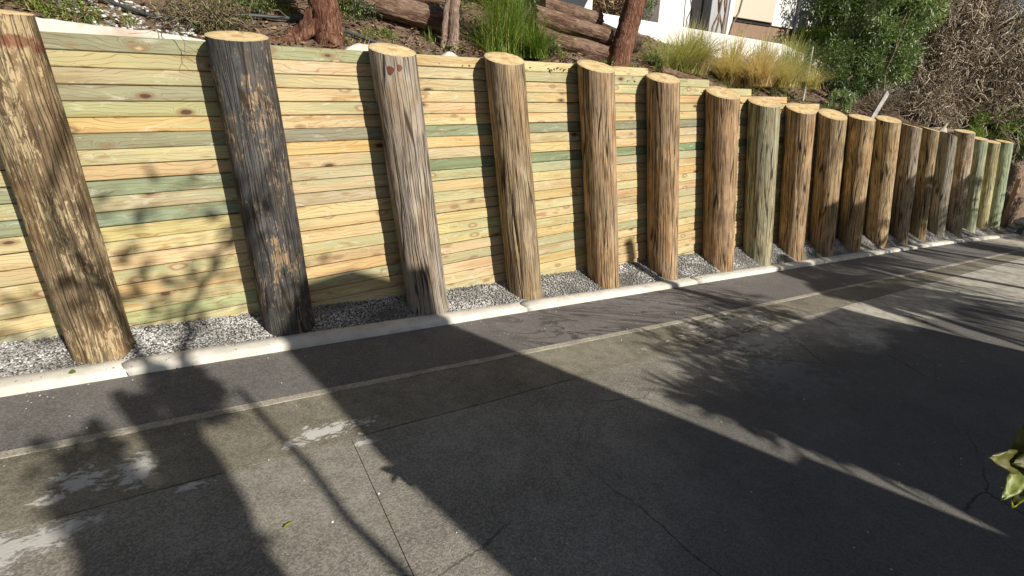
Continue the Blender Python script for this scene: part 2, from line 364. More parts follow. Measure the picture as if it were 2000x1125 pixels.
M['slab'] = m_conc('old_concrete_slab', (.165, .151, .127), (.25, .232, .198), agg=.26, stain=.5, dark=(.110, .096, .076), spots=[
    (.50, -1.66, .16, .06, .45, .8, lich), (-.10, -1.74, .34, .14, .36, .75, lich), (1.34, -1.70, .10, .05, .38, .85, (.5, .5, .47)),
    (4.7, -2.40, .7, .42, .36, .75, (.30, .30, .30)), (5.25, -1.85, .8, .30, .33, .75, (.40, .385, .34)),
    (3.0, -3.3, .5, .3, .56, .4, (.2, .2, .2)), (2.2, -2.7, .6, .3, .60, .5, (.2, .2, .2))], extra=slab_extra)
M['under'] = m_conc('sub_base', (.035, .03, .022), (.06, .05, .035), agg=.3)
M['gravelbed'] = m_conc('gravel_fines', (.05, .047, .042), (.10, .095, .088), agg=.5, bumpd=.012)
M['stone'] = m_tone('gravel_stone', [(0, (.13, .126, .12)), (.45, (.25, .245, .235)), (.85, (.38, .375, .36)), (1, (.58, .57, .55))], .8, spec=.2)
M['chips'] = m_tone('white_chip', [(0, (.12, .11, .10)), (.5, (.40, .39, .37)), (1, (.72, .71, .69))], .8)
M['soil'] = m_soil()
M['litter'] = m_tone('leaf_litter', [(0, (.035, .022, .014)), (.4, (.13, .075, .04)), (.75, (.28, .18, .10)), (1, (.42, .32, .20))], .85)
M['green_dark'] = m_tone('leaf_dark_green', [(0, (.02, .040, .012)), (.6, (.075, .12, .04)), (1, (.24, .30, .12))], .42, .22, .4)
M['green_mid'] = m_tone('leaf_mid_green', [(0, (.05, .085, .03)), (.5, (.15, .22, .085)), (1, (.42, .48, .28))], .36, .22, .55)
M['green_bright'] = m_tone('leaf_bright_green', [(0, (.05, .10, .015)), (.6, (.16, .25, .04)), (1, (.34, .38, .07))], .5, .3, .35)
M['grey_leaf'] = m_tone('leaf_grey_green', [(0, (.04, .06, .035)), (.6, (.14, .18, .11)), (1, (.38, .42, .32))], .4, .15, .5)
M['grass'] = m_tone('tuft_grass', [(0, (.06, .11, .015)), (.55, (.17, .26, .045)), (.85, (.34, .38, .09)), (1, (.46, .36, .17))], .55, .3, .3)
M['dry'] = m_tone('dry_grass', [(0, (.20, .26, .07)), (.3, (.42, .42, .17)), (.55, (.62, .52, .32)), (1, (.66, .49, .33))], .65, .3, .2)
M['twig'] = m_tone('dead_twig', [(0, (.05, .035, .022)), (.5, (.17, .125, .085)), (1, (.40, .33, .24))], .85, spec=.1)
M['vine'] = m_tone('dead_vine', [(0, (.09, .068, .05)), (.4, (.26, .205, .15)), (.75, (.44, .365, .27)), (1, (.64, .57, .45))], .85, spec=.1)
M['bark_red'] = m_bark('red_stringy_bark', (.030, .013, .010), (.15, .065, .040), (.31, .19, .13))
M['bark_grey'] = m_bark('grey_pink_bark', (.09, .055, .04), (.26, .18, .14), (.42, .33, .27))
M['bark_log'] = m_bark('log_bark', (.04, .022, .015), (.16, .095, .065), (.32, .23, .17), axis='x')
M['bark_dark'] = m_bark('dark_bark', (.02, .014, .01), (.08, .055, .04), (.20, .15, .11))
M['log_end'] = m_paint('log_end_wood', (.30, .19, .10))
M['fabric'] = m_paint('geotextile', (.50, .48, .43), .2, .9, (.36, .24, .14))
M['pipe'] = m_paint('black_pipe', (.05, .055, .06), .05, .45)
M['white_wall'] = m_paint('white_render', (.74, .73, .69), .10, .8, (.45, .43, .38))
M['grey_wall'] = m_paint('grey_render', (.36, .37, .38), .05, .8)
M['beige'] = m_paint('beige_cladding', (.52, .48, .38), .04, .6)
M['dark_int'] = m_paint('dark_door', (.025, .022, .022), .02, .4)
M['house'] = m_paint('shade_house_wall', (.42, .40, .37), .06)
M['roof'] = m_paint('roof_grey', (.12, .12, .12), .06)
M['metal'] = m_paint('grey_steel', (.22, .22, .22), .05, .4)
M['rock'] = m_conc('pale_rock', (.36, .35, .33), (.58, .57, .54), stain=.4, scale=6, bumpd=.02)
M['blue'] = m_paint('blue_white_stake', (.55, .62, .72), .1)
M['oldwood'] = m_paint('old_board', (.26, .17, .12), .2, .9, (.10, .07, .05))

# ------------------------------------------------------------------ ground pieces (all follow the fall of the drive)
def gz(X): return -S * X
def sheet(name, xs, y0f, y1f, dz, m, thick=.06, parent=None, ny=2):
    """solid strip between y0f(x) and y1f(x) with its top dz above the drive plane"""
    xs = list(xs); v = []; n = len(xs)
    for x in xs:
        for j in range(ny): v.append((x, y0f(x) + (y1f(x) - y0f(x)) * j / (ny - 1), gz(x) + dz))
    for x in xs:
        for j in range(ny): v.append((x, y0f(x) + (y1f(x) - y0f(x)) * j / (ny - 1), gz(x) + dz - thick))
    f = []; o = n * ny
    for i in range(n - 1):
        for j in range(ny - 1):
            a = i * ny + j; f.append((a, a + ny, a + ny + 1, a + 1)); f.append((o + a, o + a + 1, o + a + ny + 1, o + a + ny))
        a = i * ny; f.append((a, o + a, o + a + ny, a + ny)); a += ny - 1; f.append((a, a + ny, o + a + ny, o + a))
    a = 0; f.append((a, a + ny - 1, o + a + ny - 1, o + a)) if ny == 2 else None
    a = (n - 1) * ny; f.append((a, o + a, o + a + ny - 1, a + ny - 1)) if ny == 2 else None
    return tag(link(name, mesh(name, v, f), m, parent), kind=None if parent else 'structure')
def kdrift(X): return 0 if X < 13 else -.26 * ((X - 13) / 9) ** 2
KF = lambda X: -.352 + kdrift(X) + .004 * math.sin(X * 2.1)
def EY(X): return -1.025 - .033 * X if X < 6 else -1.223 - .018 * (X - 6)
JY = lambda X: -1.63 - .008 * X
lin = lambda a, b, n: [a + (b - a) * i / n for i in range(n + 1)]
# one base sheet to the horizon
v = [(x, y, gz(x) - .045) for x in (-60, 120) for y in (-90, 90)]
tag(link('ground', mesh('ground', v, [(0, 2, 3, 1)]), M['under']), kind='structure')
sheet('asphalt_strip', lin(-6, 18.1, 48), lambda x: EY(x) + .030, KF, 0, M['asphalt'])
sheet('edging_strip', lin(-6, 18.1, 60), lambda x: EY(x) - .030 + .006 * math.sin(x * 7), lambda x: EY(x) + .026, .004, M['edging'])
for a, b in ((-6, -1.75), (-1.74, 4.9), (4.912, 11.2), (11.215, 18.1)):
    sheet('concrete_strip', lin(a, b, 12), lambda x: JY(x) + .006 + .004 * math.sin(x * 5), lambda x: EY(x) - .034 + .006 * math.sin(x * 7), -.002, M['strip'])
jx = [-6, -2.4, 1.27, 7.9, 13.2, 18.1]
for i in range(5):
    a, b = jx[i] + .003, jx[i + 1] - .001
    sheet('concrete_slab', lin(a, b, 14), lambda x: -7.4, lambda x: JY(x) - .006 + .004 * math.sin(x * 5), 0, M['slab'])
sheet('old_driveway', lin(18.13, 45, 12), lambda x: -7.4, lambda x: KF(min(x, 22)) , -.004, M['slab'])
# kerb: cast sections between contraction joints
kerb = empty('kerb', kind='structure')
kj = [-4.5, .12, 3.38, 6.25, 10.05, 13.6, 17.4, 22.6]
prof = [(-.352, -.05), (-.350, .018), (-.340, .040), (-.318, .052), (-.25, .056), (-.19, .055), (-.182, .048), (-.18, -.05)]
for i in range(len(kj) - 1):
    n = 26; v = []; f = []; k = len(prof)
    for a in range(n + 1):
        t = a / n
        for (py, pz) in prof:
            sl = -.10 * (py + .27)          # the joints run slightly skew
            x = kj[i] + .004 + (kj[i + 1] - kj[i] - .008) * t - (sl + .03 * math.sin(py * 40)) * (1 if (t in (0, 1)) else 1)
            w1 = .004 * noise.noise(Vector((x * 3, py * 9, 1)))
            v.append((x, py + kdrift(x) + w1, gz(x) + pz + (.004 * noise.noise(Vector((x * 4, py * 6, 5))) if pz > 0 else 0)))
    for a in range(n):
        for b in range(k - 1):
            q = a * k + b; f.append((q, q + k, q + k + 1, q + 1))
    f.append(tuple(range(k))); f.append(tuple(n * k + j for j in reversed(range(k))))
    link('kerb_section', mesh('kerb_section', v, f, True), M['kerb'], kerb)
# gravel bed between kerb and wall: fines + stones
def gh(X, Y):
    t = min(1, max(0, (Y + .19) / .42)); return gz(X) + .034 + (hb(X) - .034) * t + .008 * noise.noise(Vector((X * 4, Y * 6, 0)))
xs = lin(-4.5, 23, 220); v = []; f = []
for x in xs:
    for j in range(7):
        y = -.185 + .46 * j / 6; v.append((x, y + kdrift(x) * (1 - j / 6), gh(x, y) - .006))
for i in range(len(xs) - 1):
    for j in range(6):
        q = i * 7 + j; f.append((q, q + 7, q + 8, q + 1))
tag(link('gravel_bed', mesh('gravel_bed', v, f, True), M['gravelbed']), kind='structure')
PH = (1 + 5 ** .5) / 2
ico = nrm(np.array([(-1, PH, 0), (1, PH, 0), (-1, -PH, 0), (1, -PH, 0), (0, -1, PH), (0, 1, PH), (0, -1, -PH), (0, 1, -PH), (PH, 0, -1), (PH, 0, 1), (-PH, 0, -1), (-PH, 0, 1)], float))
icf = np.array([(0, 11, 5), (0, 5, 1), (0, 1, 7), (0, 7, 10), (0, 10, 11), (1, 5, 9), (5, 11, 4), (11, 10, 2), (10, 7, 6), (7, 1, 8), (3, 9, 4), (3, 4, 2), (3, 2, 6), (3, 6, 8), (3, 8, 9), (4, 9, 5), (2, 4, 11), (6, 2, 10), (8, 6, 7), (9, 8, 1)])
def stones(name, P, r, m, tone, **k):
    n = len(P); sc = r[:, None, None] * (.65 + .7 * rng.random((n, 1, 3))); sc[:, :, 2] *= .7
    jit = 1 + (rng.random((n, 12, 1)) - .5) * .5
    a = rng.random(n) * 6.28; ca, sa = np.cos(a), np.sin(a)
    V = ico[None] * sc * jit; V = np.stack([V[..., 0] * ca[:, None] - V[..., 1] * sa[:, None], V[..., 0] * sa[:, None] + V[..., 1] * ca[:, None], V[..., 2]], -1)
    V = (V + P[:, None]).reshape(-1, 3); F = (icf[None] + (np.arange(n) * 12)[:, None, None]).reshape(-1, 3)
    return tag(link(name, mesh_np(name, V, F, np.repeat(tone, 12)), m), kind='stuff', **k)
N = 46000
X = -1.6 + 24 * (rng.random(N) ** 1.7); Yl = rng.random(N); Y = -.175 + .40 * Yl
P = np.array([(x, y + kdrift(x) * (1 - (y + .185) / .46), gh(x, y) + .002) for x, y in zip(X, Y)])
patch = np.array([noise.noise(Vector((x * 2.2, y * 5, 3))) for x, y in zip(X, Y)])
tone = np.clip(rng.random(N) * .8 + .22 + patch * .8 - .08 * (X > 3), 0, 1)
keep = (patch > -.42) | (rng.random(N) < .5)
stones('gravel', P[keep], (.0042 + .0055 * rng.random(N))[keep] * (1 + .25 * (X[keep] > 5)), M['stone'], tone[keep], label='loose pale grey gravel laid between the kerb and the plank wall', cat='gravel')

n = 700; X = -1.2 + 16 * rng.random(n) ** 1.3; q_ = rng.random(n); Y = -.19 - .36 * q_ ** 2.2
stones('spilled_gravel', np.array([(x, y + kdrift(x), gz(x) + (.058 if y > -.325 else .004)) for x, y in zip(X, Y)]), .003 + .004 * rng.random(n), M['stone'], rng.random(n), label='few gravel stones spilled over the kerb onto the asphalt edge', cat='gravel')
# ------------------------------------------------------------------ retaining wall: horizontal planks
wall = empty('retaining_wall', label='tall leaning retaining wall of stacked yellow and green pine planks behind the round posts', cat='retaining wall')
YEL = [(.45, .355, .18), (.47, .38, .20), (.42, .335, .18), (.485, .405, .225), (.45, .335, .155)]
OLI = (.335, .30, .165); TAN = (.43, .36, .205); GRN = (.20, .215, .135); LGR = (.355, .335, .20); ORG = (.50, .36, .15)
px_ = [-.009, 1.182, 2.438, 3.612, 4.824, 5.948, 7.236, 8.327, 9.421, 10.565, 11.774, 13.137, 14.42, 15.618, 17.0, 18.35, 19.7, 20.95, 22.2]
rowcol = {0: [GRN, (.26, .29, .15), YEL[0], YEL[3]], 1: [OLI, TAN, TAN, OLI], 2: [OLI, TAN, TAN, TAN], 3: [(.25, .235, .145), YEL[1], YEL[1], YEL[0]],
          4: [OLI, YEL[3], YEL[1], YEL[2]], 5: [(.47, .34, .15), YEL[1], YEL[3], YEL[1]], 6: [GRN, GRN, GRN, GRN], 7: [TAN, ORG, ORG, TAN],
          8: [(.38, .29, .15), YEL[0], TAN, YEL[0]], 9: [(.205, .235, .13), LGR, (.165, .215, .125), (.155, .205, .12)], 10: [LGR, TAN, LGR, LGR], 11: [(.205, .24, .165), LGR, YEL[2], YEL[1]]}
def wallY(X, Z): return .205 + T * (Z + S * X)
PITCH = .1062; Z0 = 2.131
bays = [-5.0, -3.7, -2.45, -1.2] + px_ + [23.5]
def plank(x0, x1, zt, col, big):
    zb_ = zt - PITCH + random.choice([.0008, .0015, .002, .0025, .0035, .005]) ; n = max(2, int((x1 - x0) / .6)); off = random.uniform(-.007, .009)
    ph = random.random() * 50; v = []; f = []
    sec = [(.0, .004), (.004, 0), (1, 0), (2, .004)]
    for i in range(n + 1):
        x = x0 + (x1 - x0) * i / n
        a = zb_ + .0035 * noise.noise(Vector((x * 1.2, ph, 0))); b = zt - .0008 + .003 * noise.noise(Vector((x * 1.2, ph, 9)))
        o = off + .004 * noise.noise(Vector((x * .8, ph, 4)))
        for (z, y) in ((a + .004, .045), (a, .007), (a + .006, 0), (b - .006, 0), (b, .007), (b - .001, .045)):
            v.append((x, wallY(x, z) + y + o, z))
    k = 6
    for i in range(n):
        for j in range(k): q = i * k; f.append((q + j, q + k + j, q + k + (j + 1) % k, q + (j + 1) % k))
    f.append(tuple(range(k))[::-1]); f.append(tuple(n * k + j for j in range(k)))
    o = link('plank', mesh('plank', v, f), M['plank'], wall); o.color = (*col, 1)
def row_top_limit(X): return 99 if X < 4.8 else 2.66 - .1 * X
for k in range(0, 52):
    zt = Z0 - PITCH * k
    # bays this row spans: below the stepped top and above the gravel
    idx = [i for i in range(len(bays) - 1) if zt <= row_top_limit(bays[i] + .05) and zt > gz(bays[i]) + .02]
    if not idx: continue
    i = 0; st = (k * 2) % 3
    while i < len(idx):
        a = idx[i]; n = 4 if bays[a] < 6 else 3
        if i == 0: n = 1 + st if a < 3 else n
        b = min(a + n, idx[-1] + 1); xm = bays[a] + .3
        if k in rowcol:
            c = rowcol[k]; c = c[0] if bays[b] <= 1.3 or bays[a] < 1.0 else c[1] if bays[a] < 2.3 else c[2] if bays[a] < 3.5 else c[3]
            if bays[a] > 8.5: c = random.choice(YEL + [TAN, LGR, GRN])
        else:
            c = random.choice(YEL + [YEL[1], YEL[3], TAN] + ([LGR] if random.random() < .25 else []))
            if k == 18: c = (.33, .33, .19)
        # near the camera keep each bay its own board so the colours change behind the posts as they do in the place
        if bays[a] < 3.7: b = a + 1; xm = bays[a]
        if k in rowcol and bays[a] < 4.9:
            c = rowcol[k][max(0, min(3, a - 4))]
        c = tuple(q * random.uniform(.93, 1.06) for q in c)
        plank(bays[a] + .002, bays[b] - .002, zt, c, False)
        i += b - a

# ------------------------------------------------------------------ posts
posts = [ # x base, x top, d base, d top, z0, gx, gy, material, tint, label
 (-.009, -.020, .345, .360, 2.205, -.05, .17, 'post_mottled', (.80, .77, .74), 'thick mottled brown round post at the left end with a red-stained head'),
 (1.182, 1.249, .392, .419, 2.158, .03, .27, 'post_black', (1, 1, 1), 'blackened round timber post with orange scuffs, the only charcoal one'),
 (2.438, 2.429, .395, .400, 2.134, .0, .36, 'post_grey', (1, .97, .93), 'grey weathered post with two dark red paint spots under its head'),
 (3.612, 3.590, .385, .395, 2.119, .08, .38, 'post_brown', (1, .98, .92), 'brown cracked post standing just right of the grey spotted one'),
 (4.824, 4.831, .390, .420, 2.098, .06, .40, 'post_brown', (1.1, 1.02, .95), 'fifth post from the left, with the narrow pole shadow meeting its foot'),
 (5.948, 5.990, .405, .415, 2.007, .12, .34, 'post_brown', (1.12, 1.0, .88), 'warm brown post with a pale scratch ring below its head'),
 (7.236, 7.270, .445, .460, 1.850, .15, .38, 'post_brown', (1.12, .98, .86), 'warm brown post carrying a small white nick halfway up, left of the greenish post'),
 (8.327, 8.352, .435, .460, 1.732, .16, .32, 'post_green', (1, 1, .95), 'greenish grey post between two warm brown posts'),
 (9.421, 9.480, .410, .450, 1.632, .18, .36, 'post_brown', (1.1, 1.0, .9), 'ninth post from the left, brown, next right of the greenish grey one'),
 (10.565, 10.63, .415, .455, 1.529, .20, .38, 'post_brown', (1.05, 1.0, .9), 'post with a dark split near its head, tenth from the left'),
 (11.774, 11.85, .400, .450, 1.459, .08, .26, 'post_brown', (1.2, 1.12, .95), 'eleventh post from the left with a dark knotty seam down its side'),
 (13.137, 13.10, .412, .450, 1.411, .15, .28, 'post_brown', (1.25, 1.2, 1.05), 'twelfth post from the left, pale tan and with a bright level sawn head'),
 (14.420, 14.439, .37, .38, 1.246, -.1, .27, 'post_grey', (1, .93, .8), 'thirteenth post from the left, rough frayed head and half in shade'),
 (15.618, 15.618, .35, .35, 1.150, -.09, .3, 'post_brown', (.9, .9, .8), 'fourteenth post from the left, in shade, leaning against its grey neighbour'),
 (17.0, 16.92, .36, .38, .98, -.35, .26, 'post_grey', (.9, .95, .95), 'fifteenth post from the left, slanted head sloping down to the right, bluish grey'),
 (18.35, 18.21, .42, .44, 1.03, .1, .19, 'post_streaked', (1.2, 1.15, 1.1), 'sixteenth post from the left, wide pale-streaked trunk with a flat head'),
 (19.7, 19.6, .38, .38, .80, .1, .2, 'post_palegreen', (1, 1, .9), 'pale green post just right of the wide pale-streaked one'),
 (20.95, 20.9, .38, .38, .66, .1, .2, 'post_green', (1.2, 1.2, 1), 'yellowish post squeezed between two pale green ones at the far end'),
 (22.2, 22.2, .44, .44, .62, .05, .2, 'post_palegreen', (1, 1.05, .95), 'last pale green post at the far right end of the row')]
NS = 96
def make_post(i, d):
    xb, xt, db, dt, z0, gx, gy, mk, tint, label = d
    base = (xb, 0, gz(xb))
    t = empty('timber_post', base, label=label, cat='post', group='round timber posts holding up the plank wall')
    H = z0 - gz(xb); ph = i * 7.3; nr = 42; v = []; uv = []
    grooves = [(random.uniform(-2.6, -.4) , random.uniform(.2, .8) * H, random.uniform(.3, .9) * H, random.uniform(.005, .010)) for _ in range(7)]
    for r in range(nr + 1):
        for a in range(NS + 1):
            an = math.pi / 2 + 2 * math.pi * a / NS; ca, sa = math.cos(an), math.sin(an)
            ztop = H + gx * ca * dt / 2 + gy * sa * dt / 2
            if r == nr: ztop += .003 * noise.noise(Vector((ca * 9, sa * 9, ph)))
            h = -.30 + (ztop + .30) * r / nr
            q = max(0, h / H); R_ = (db + (dt - db) * q) / 2
            R_ *= 1 + .030 * noise.noise(Vector((ca * 1.3, sa * 1.3, h * 1.1 + ph))) + .014 * noise.noise(Vector((ca * 5, sa * 5, h * 3 + ph)))
            R_ += .0035 * noise.noise(Vector((ca * 16, sa * 16, h * 1.5 + ph)))
            if h < .12: R_ += .010 * (1 - h / .12) * max(0, 1)
            for (g0, gh0, gl, gd) in grooves:
                da = (an - (g0 + 2 * math.pi) + .12 * math.sin(h * 3 + g0 * 9)); da = (da + math.pi) % (2 * math.pi) - math.pi
                if abs(da) < .08 and abs(h - gh0) < gl / 2: R_ -= gd * (1 - abs(da) / .08) * (1 - (2 * abs(h - gh0) / gl) ** 2)
            v.append((ca * R_ + (xt - xb) * q, sa * R_ + T * h, h)); uv.append((an * .2, h))
    f = []; W = NS + 1
    for r in range(nr):
        for a in range(NS): q = r * W + a; f.append((q, q + 1, q + W + 1, q + W))
    me = mesh('shaft', v, f, True); ul = me.uv_layers.new(name='UVMap')
    for lp in me.loops: ul.data[lp.index].uv = uv[lp.vertex_index]
    o = link('shaft', me, M[mk], t); o.color = (*tint, 1)
    # sawn top, origin at the middle of the cut
    rim = v[nr * W: nr * W + NS]; c = np.mean(np.array(rim), 0); tv = [tuple(c - c)]; tf = []
    for ring, sc in enumerate((.35, .7, .97, 1.004)):
        for p in rim:
            q = c + (np.array(p) - c) * sc - c; q[2] += (.0025 if ring < 3 else -.001) + (.002 * noise.noise(Vector((q[0] * 30, q[1] * 30, ph))) if ring < 3 else 0)
            tv.append(tuple(q))
    for a in range(NS): tf.append((0, 1 + a, 1 + (a + 1) % NS))
    for ring in range(3):
        for a in range(NS):
            p = 1 + ring * NS + a; q = 1 + ring * NS + (a + 1) % NS; tf.append((p, p + NS, q + NS, q))
    link('sawn_top', mesh('sawn_top', tv, tf, True), M['top'], t, tuple(c))
    return t, R_
PT = [make_post(i, d) for i, d in enumerate(posts)]
# red paint spots on the grey post: thin dabs that follow its round face
def dab(parent, X, ang, h, w_, hh, m, name='paint_spot', R_=.2005):
    v = []; f = []; n = 14
    v.append((math.cos(ang) * R_, math.sin(ang) * R_ + T * h, h))
    for a in range(n):
        t = 2 * math.pi * a / n; k = 1 + .12 * math.sin(3 * t + h * 9)
        an = ang + math.cos(t) * w_ / R_ * k; z = h + math.sin(t) * hh * k
        v.append((math.cos(an) * R_, math.sin(an) * R_ + T * z, z))
    f = [(0, 1 + a, 1 + (a + 1) % n) for a in range(n)]
    return link(name, mesh(name, v, f, True), m, parent)
M['red'] = m_paint('dark_red_paint', (.13, .045, .035), .3, .8, (.2, .12, .09))
dab(PT[2][0], 0, math.radians(-122), 2.20, .030, .034, M['red'], R_=.2085)
dab(PT[2][0], 0, math.radians(-100), 2.22, .022, .026, M['red'], R_=.2085)

# ------------------------------------------------------------------ bank behind the wall
xs = lin(-6, 60, 180); ysb = [0, .01, .12, .25, .42, 1.3, 1.6, 2, 2.5, 3, 4, 5, 7, 10, 14, 20, 40]; v = []; f = []
for x in xs:
    for y in ysb:
        if y < .5: y = wallY(x, wt(x)) + .055 + y
        z = zb(x, y) + (.08 * noise.noise(Vector((x * 1.3, y * 1.3, 2))) + .03 * noise.noise(Vector((x * 5, y * 5, 2)))) * (1 if y > .65 else .1)
        if y < wallY(x, wt(x)) + .06: z = min(z, wt(x) - .06) - (1.5 if y < wallY(x, wt(x)) + .058 else 0)
        v.append((x, y, z))
k = len(ysb)
for i in range(len(xs) - 1):
    for j in range(k - 1): q = i * k + j; f.append((q, q + k, q + k + 1, q + 1))
# bank ends where the wall ends: fall to the ground beyond X 23.6
for q in range(len(v)):
    x, y, z = v[q]
    if x > 23.4: v[q] = (x, y, z - min(1.6, (x - 23.4) * 1.2) if y < 1.2 else z - min(.6, (x - 23.4) * .3))
tag(link('bank', mesh('bank', v, f, True), M['soil']), kind='structure')
def onbank(x, y, dz=0): return np.array([x, y, zb(x, y) + .08 * noise.noise(Vector((x * 1.3, y * 1.3, 2))) * (1 if y > .65 else .1) + dz])
# litter: dead leaves and twigs
n = 26000; X = -1.5 + 22 * rng.random(n) ** 1.4; Y = .62 + 3.2 * rng.random(n) ** 1.3
P = np.array([onbank(x, y, .012) for x, y in zip(X, Y)]); D = rng.normal(size=(n, 3)); D[:, 2] *= .35
lv = leaves(P, D, .03 + .05 * rng.random(n), .012 + .02 * rng.random(n), up=np.array([0, 0, 1.]))
tag(link('leaf_litter', mesh_np('leaf_litter', *lv), M['litter']), 'brown dead leaves and bark scraps strewn over the bank above the wall', 'leaf litter', kind='stuff')
parts = []
for _ in range(650):
    x = -1 + 20 * random.random() ** 1.3; y = .62 + 2.3 * random.random(); a = random.random() * 6.28; L = random.uniform(.1, .5)
    p = onbank(x, y, .02); parts.append(tube(wiggle(p, p + np.array([math.cos(a) * L, math.sin(a) * L, random.uniform(.0, .10)]), 5, .1), .004, .0015, 4, random.random()))
tag(link('fallen_twigs', mesh_np('fallen_twigs', *join(parts)), M['twig']), 'thin grey brown fallen twigs scattered on the bank soil', 'twigs', kind='stuff')
# white chips
n = 620; X = .05 + .95 * rng.random(n); Y = .66 + .95 * rng.random(n); k2 = np.abs((Y - .66) - (X * -.9 + 1.0)) < .36
X, Y = X[k2], Y[k2]; P = np.array([onbank(x, y, .008) for x, y in zip(X, Y)])
stones('stone_chips', P, .010 + .013 * rng.random(len(X)), M['chips'], rng.random(len(X)), label='scatter of white stone chips on the soil behind the top plank at left', cat='stone chips')

# geotextile showing above the top plank
def cloth(x0, x1, hf, label):
    n = int((x1 - x0) / .02); m_ = 8; v = []; f = []
    for i in range(n + 1):
        x = x0 + (x1 - x0) * i / n; hh = hf((x - x0) / (x1 - x0))
        for j in range(m_):
            t = j / (m_ - 1)
            nn = noise.noise(Vector((x * 7, t * 2, 1))) + .5 * noise.noise(Vector((x * 18, t * 4, 7)))
            v.append((x, wallY(x, 2.12) + .047 + .012 + t * .05 + nn * .045 * t + (.05 if j == m_ - 1 else 0), 2.105 + t * hh + nn * .020 * t - (.004 if j == m_ - 1 else 0)))
    for i in range(n):
        for j in range(m_ - 1): q = i * m_ + j; f.append((q, q + m_, q + m_ + 1, q + 1))
    me = mesh('geotextile_cloth', v, f, True); o = link('geotextile_cloth', me, M['fabric'])
    md = o.modifiers.new('s', 'SOLIDIFY'); md.thickness = .003
    return tag(o, label, 'cloth', 'drainage cloth showing over the wall')
cloth(-1.0, 1.22, lambda t: .155 * max(0, 1 - t * 1.0) ** .8 * (1 - .25 * math.sin(t * 9)) + .035 * math.exp(-((t - .80) / .13) ** 2) + .018, 'long crumpled off white cloth rising above the top plank between the two leftmost posts')
cloth(1.95, 2.36, lambda t: .10 * math.sin(min(1, t * 1.15) * 1.5) ** 1.5 + .004, 'small white cloth hump left of the grey spotted post')
cloth(2.66, 2.80, lambda t: .05 * math.sin(t * math.pi), 'tiny white cloth scrap just right of the grey spotted post')
cloth(2.98, 3.28, lambda t: .09 * math.sin(t * math.pi) ** 1.3, 'small peaked white cloth scrap left of the post before the green grass tuft')

# irrigation pipe
parts = tube(np.array([onbank(*q) for q in [(-.3, 1.55, .06), (.1, 1.5, .05), (.38, 1.37, .04), (.77, 1.19, .03), (1.1, 1.22, .02), (1.41, 1.26, .05), (1.88, 1.27, .05), (2.1, 1.15, .03), (2.25, 1.1, .05), (2.52, 1.0, .04), (2.7, .9, -.02)]]), .017, .017, 8)
tag(link('irrigation_pipe', mesh_np('irrigation_pipe', *parts, smooth=True), M['pipe']), 'thin black plastic irrigation pipe running over the bank soil', 'pipe')

# ------------------------------------------------------------------ plants
def tree(name, label, cat, base, segs, bark, crown=None, crown_m=None, twist=.05, group=None):
    """segs: list of (point list, r0, r1); crown: list of (v,f,t)"""
    t = empty(name, tuple(base), label=label, cat=cat, group=group)
    b = np.array(base)
    tr = join([tube(np.array(p) - b, r0, r1, k, .5, .12) for p, r0, r1, k in segs])
    link('trunk', mesh_np('trunk', *tr, smooth=True), M[bark], t)
    if crown:
        cv, cf, ct = join(crown); link('crown', mesh_np('crown', cv - b, cf, ct), M[crown_m], t)
    return t
def curve(pts, n=14, amp=.02):
    pts = np.array(pts, float); out = []
    for i in range(len(pts) - 1):
        p0 = pts[max(0, i - 1)]; p1 = pts[i]; p2 = pts[i + 1]; p3 = pts[min(len(pts) - 1, i + 2)]
        for s_ in range(n):
            t = s_ / n; out.append(.5 * ((2 * p1) + (-p0 + p2) * t + (2 * p0 - 5 * p1 + 4 * p2 - p3) * t * t + (-p0 + 3 * p1 - 3 * p2 + p3) * t ** 3))
    out.append(pts[-1]); out = np.array(out); return out + rng.normal(size=out.shape) * amp
def clump_leaves(c, rad, n, L, W, shell=.55, up=np.array([0, 0, 1.]), out=.8):
    d = nrm(rng.normal(size=(n, 3))); r = (shell + (1 - shell) * rng.random(n) ** .6)[:, None]
    P = np.array(c) + d * r * np.array(rad)
    D = d * out + rng.normal(size=(n, 3)) * .6 + np.array([0, 0, .15])
    v, f, t = leaves(P, D, L * (.6 + .7 * rng.random(n)), W * (.7 + .5 * rng.random(n)), up=up)
    return v, f, t
def multi(c, rad, k, n, L, W, sub=.34):
    """crown of k leafy clumps spread through an ellipsoid"""
    out = []
    for _ in range(k):
        d = nrm(rng.normal(size=3)) * (.35 + .65 * rng.random()); cc = np.array(c) + d * np.array(rad)
        s_ = sub * (.6 + .8 * rng.random()); v, f, t = clump_leaves(cc, np.array(rad) * s_, n, L, W, .25)
        out.append((v, f, np.clip(t * .7 + rng.random() * .35, 0, 1)))
    return out
# big red-barked trunk with flared root
b = onbank(2.02, .90, -.08)
tree('stringybark_tree', 'thick red stringy-barked trunk with flared root, left of the log', 'tree', b, [
    (curve([b, b + [.02, .04, .25], b + [.0, .06, .7], b + [.03, .1, 1.4], b + [-.05, .2, 2.6]], 10, .003), .135, .10, 16),
    (curve([b + [-.36, .22, .10], b + [-.16, .10, .22], b + [-.03, .02, .5], b + [-.01, .02, .8]], 8, .006), .05, .06, 8),
    (curve([b + [-.62, -.02, .03], b + [-.3, 0, .08], b + [-.02, .02, .25]], 8, .006), .035, .06, 8)], 'bark_red')
b = onbank(3.26, .92, -.06)
tree('thin_trunk_tree', 'slim pinkish grey trunk leaning right beside the green grass tuft', 'tree', b, [
    (curve([b, b + [.06, .05, .3], b + [.16, .1, .8], b + [.36, .2, 1.8]], 10, .005), .062, .05, 10),
    (curve([b + [-.08, .06, .0], b + [-.02, .08, .35], b + [.10, .14, .8], b + [.2, .3, 1.6]], 8, .005), .035, .03, 8)], 'bark_grey')
b = onbank(5.66, .96, -.10)
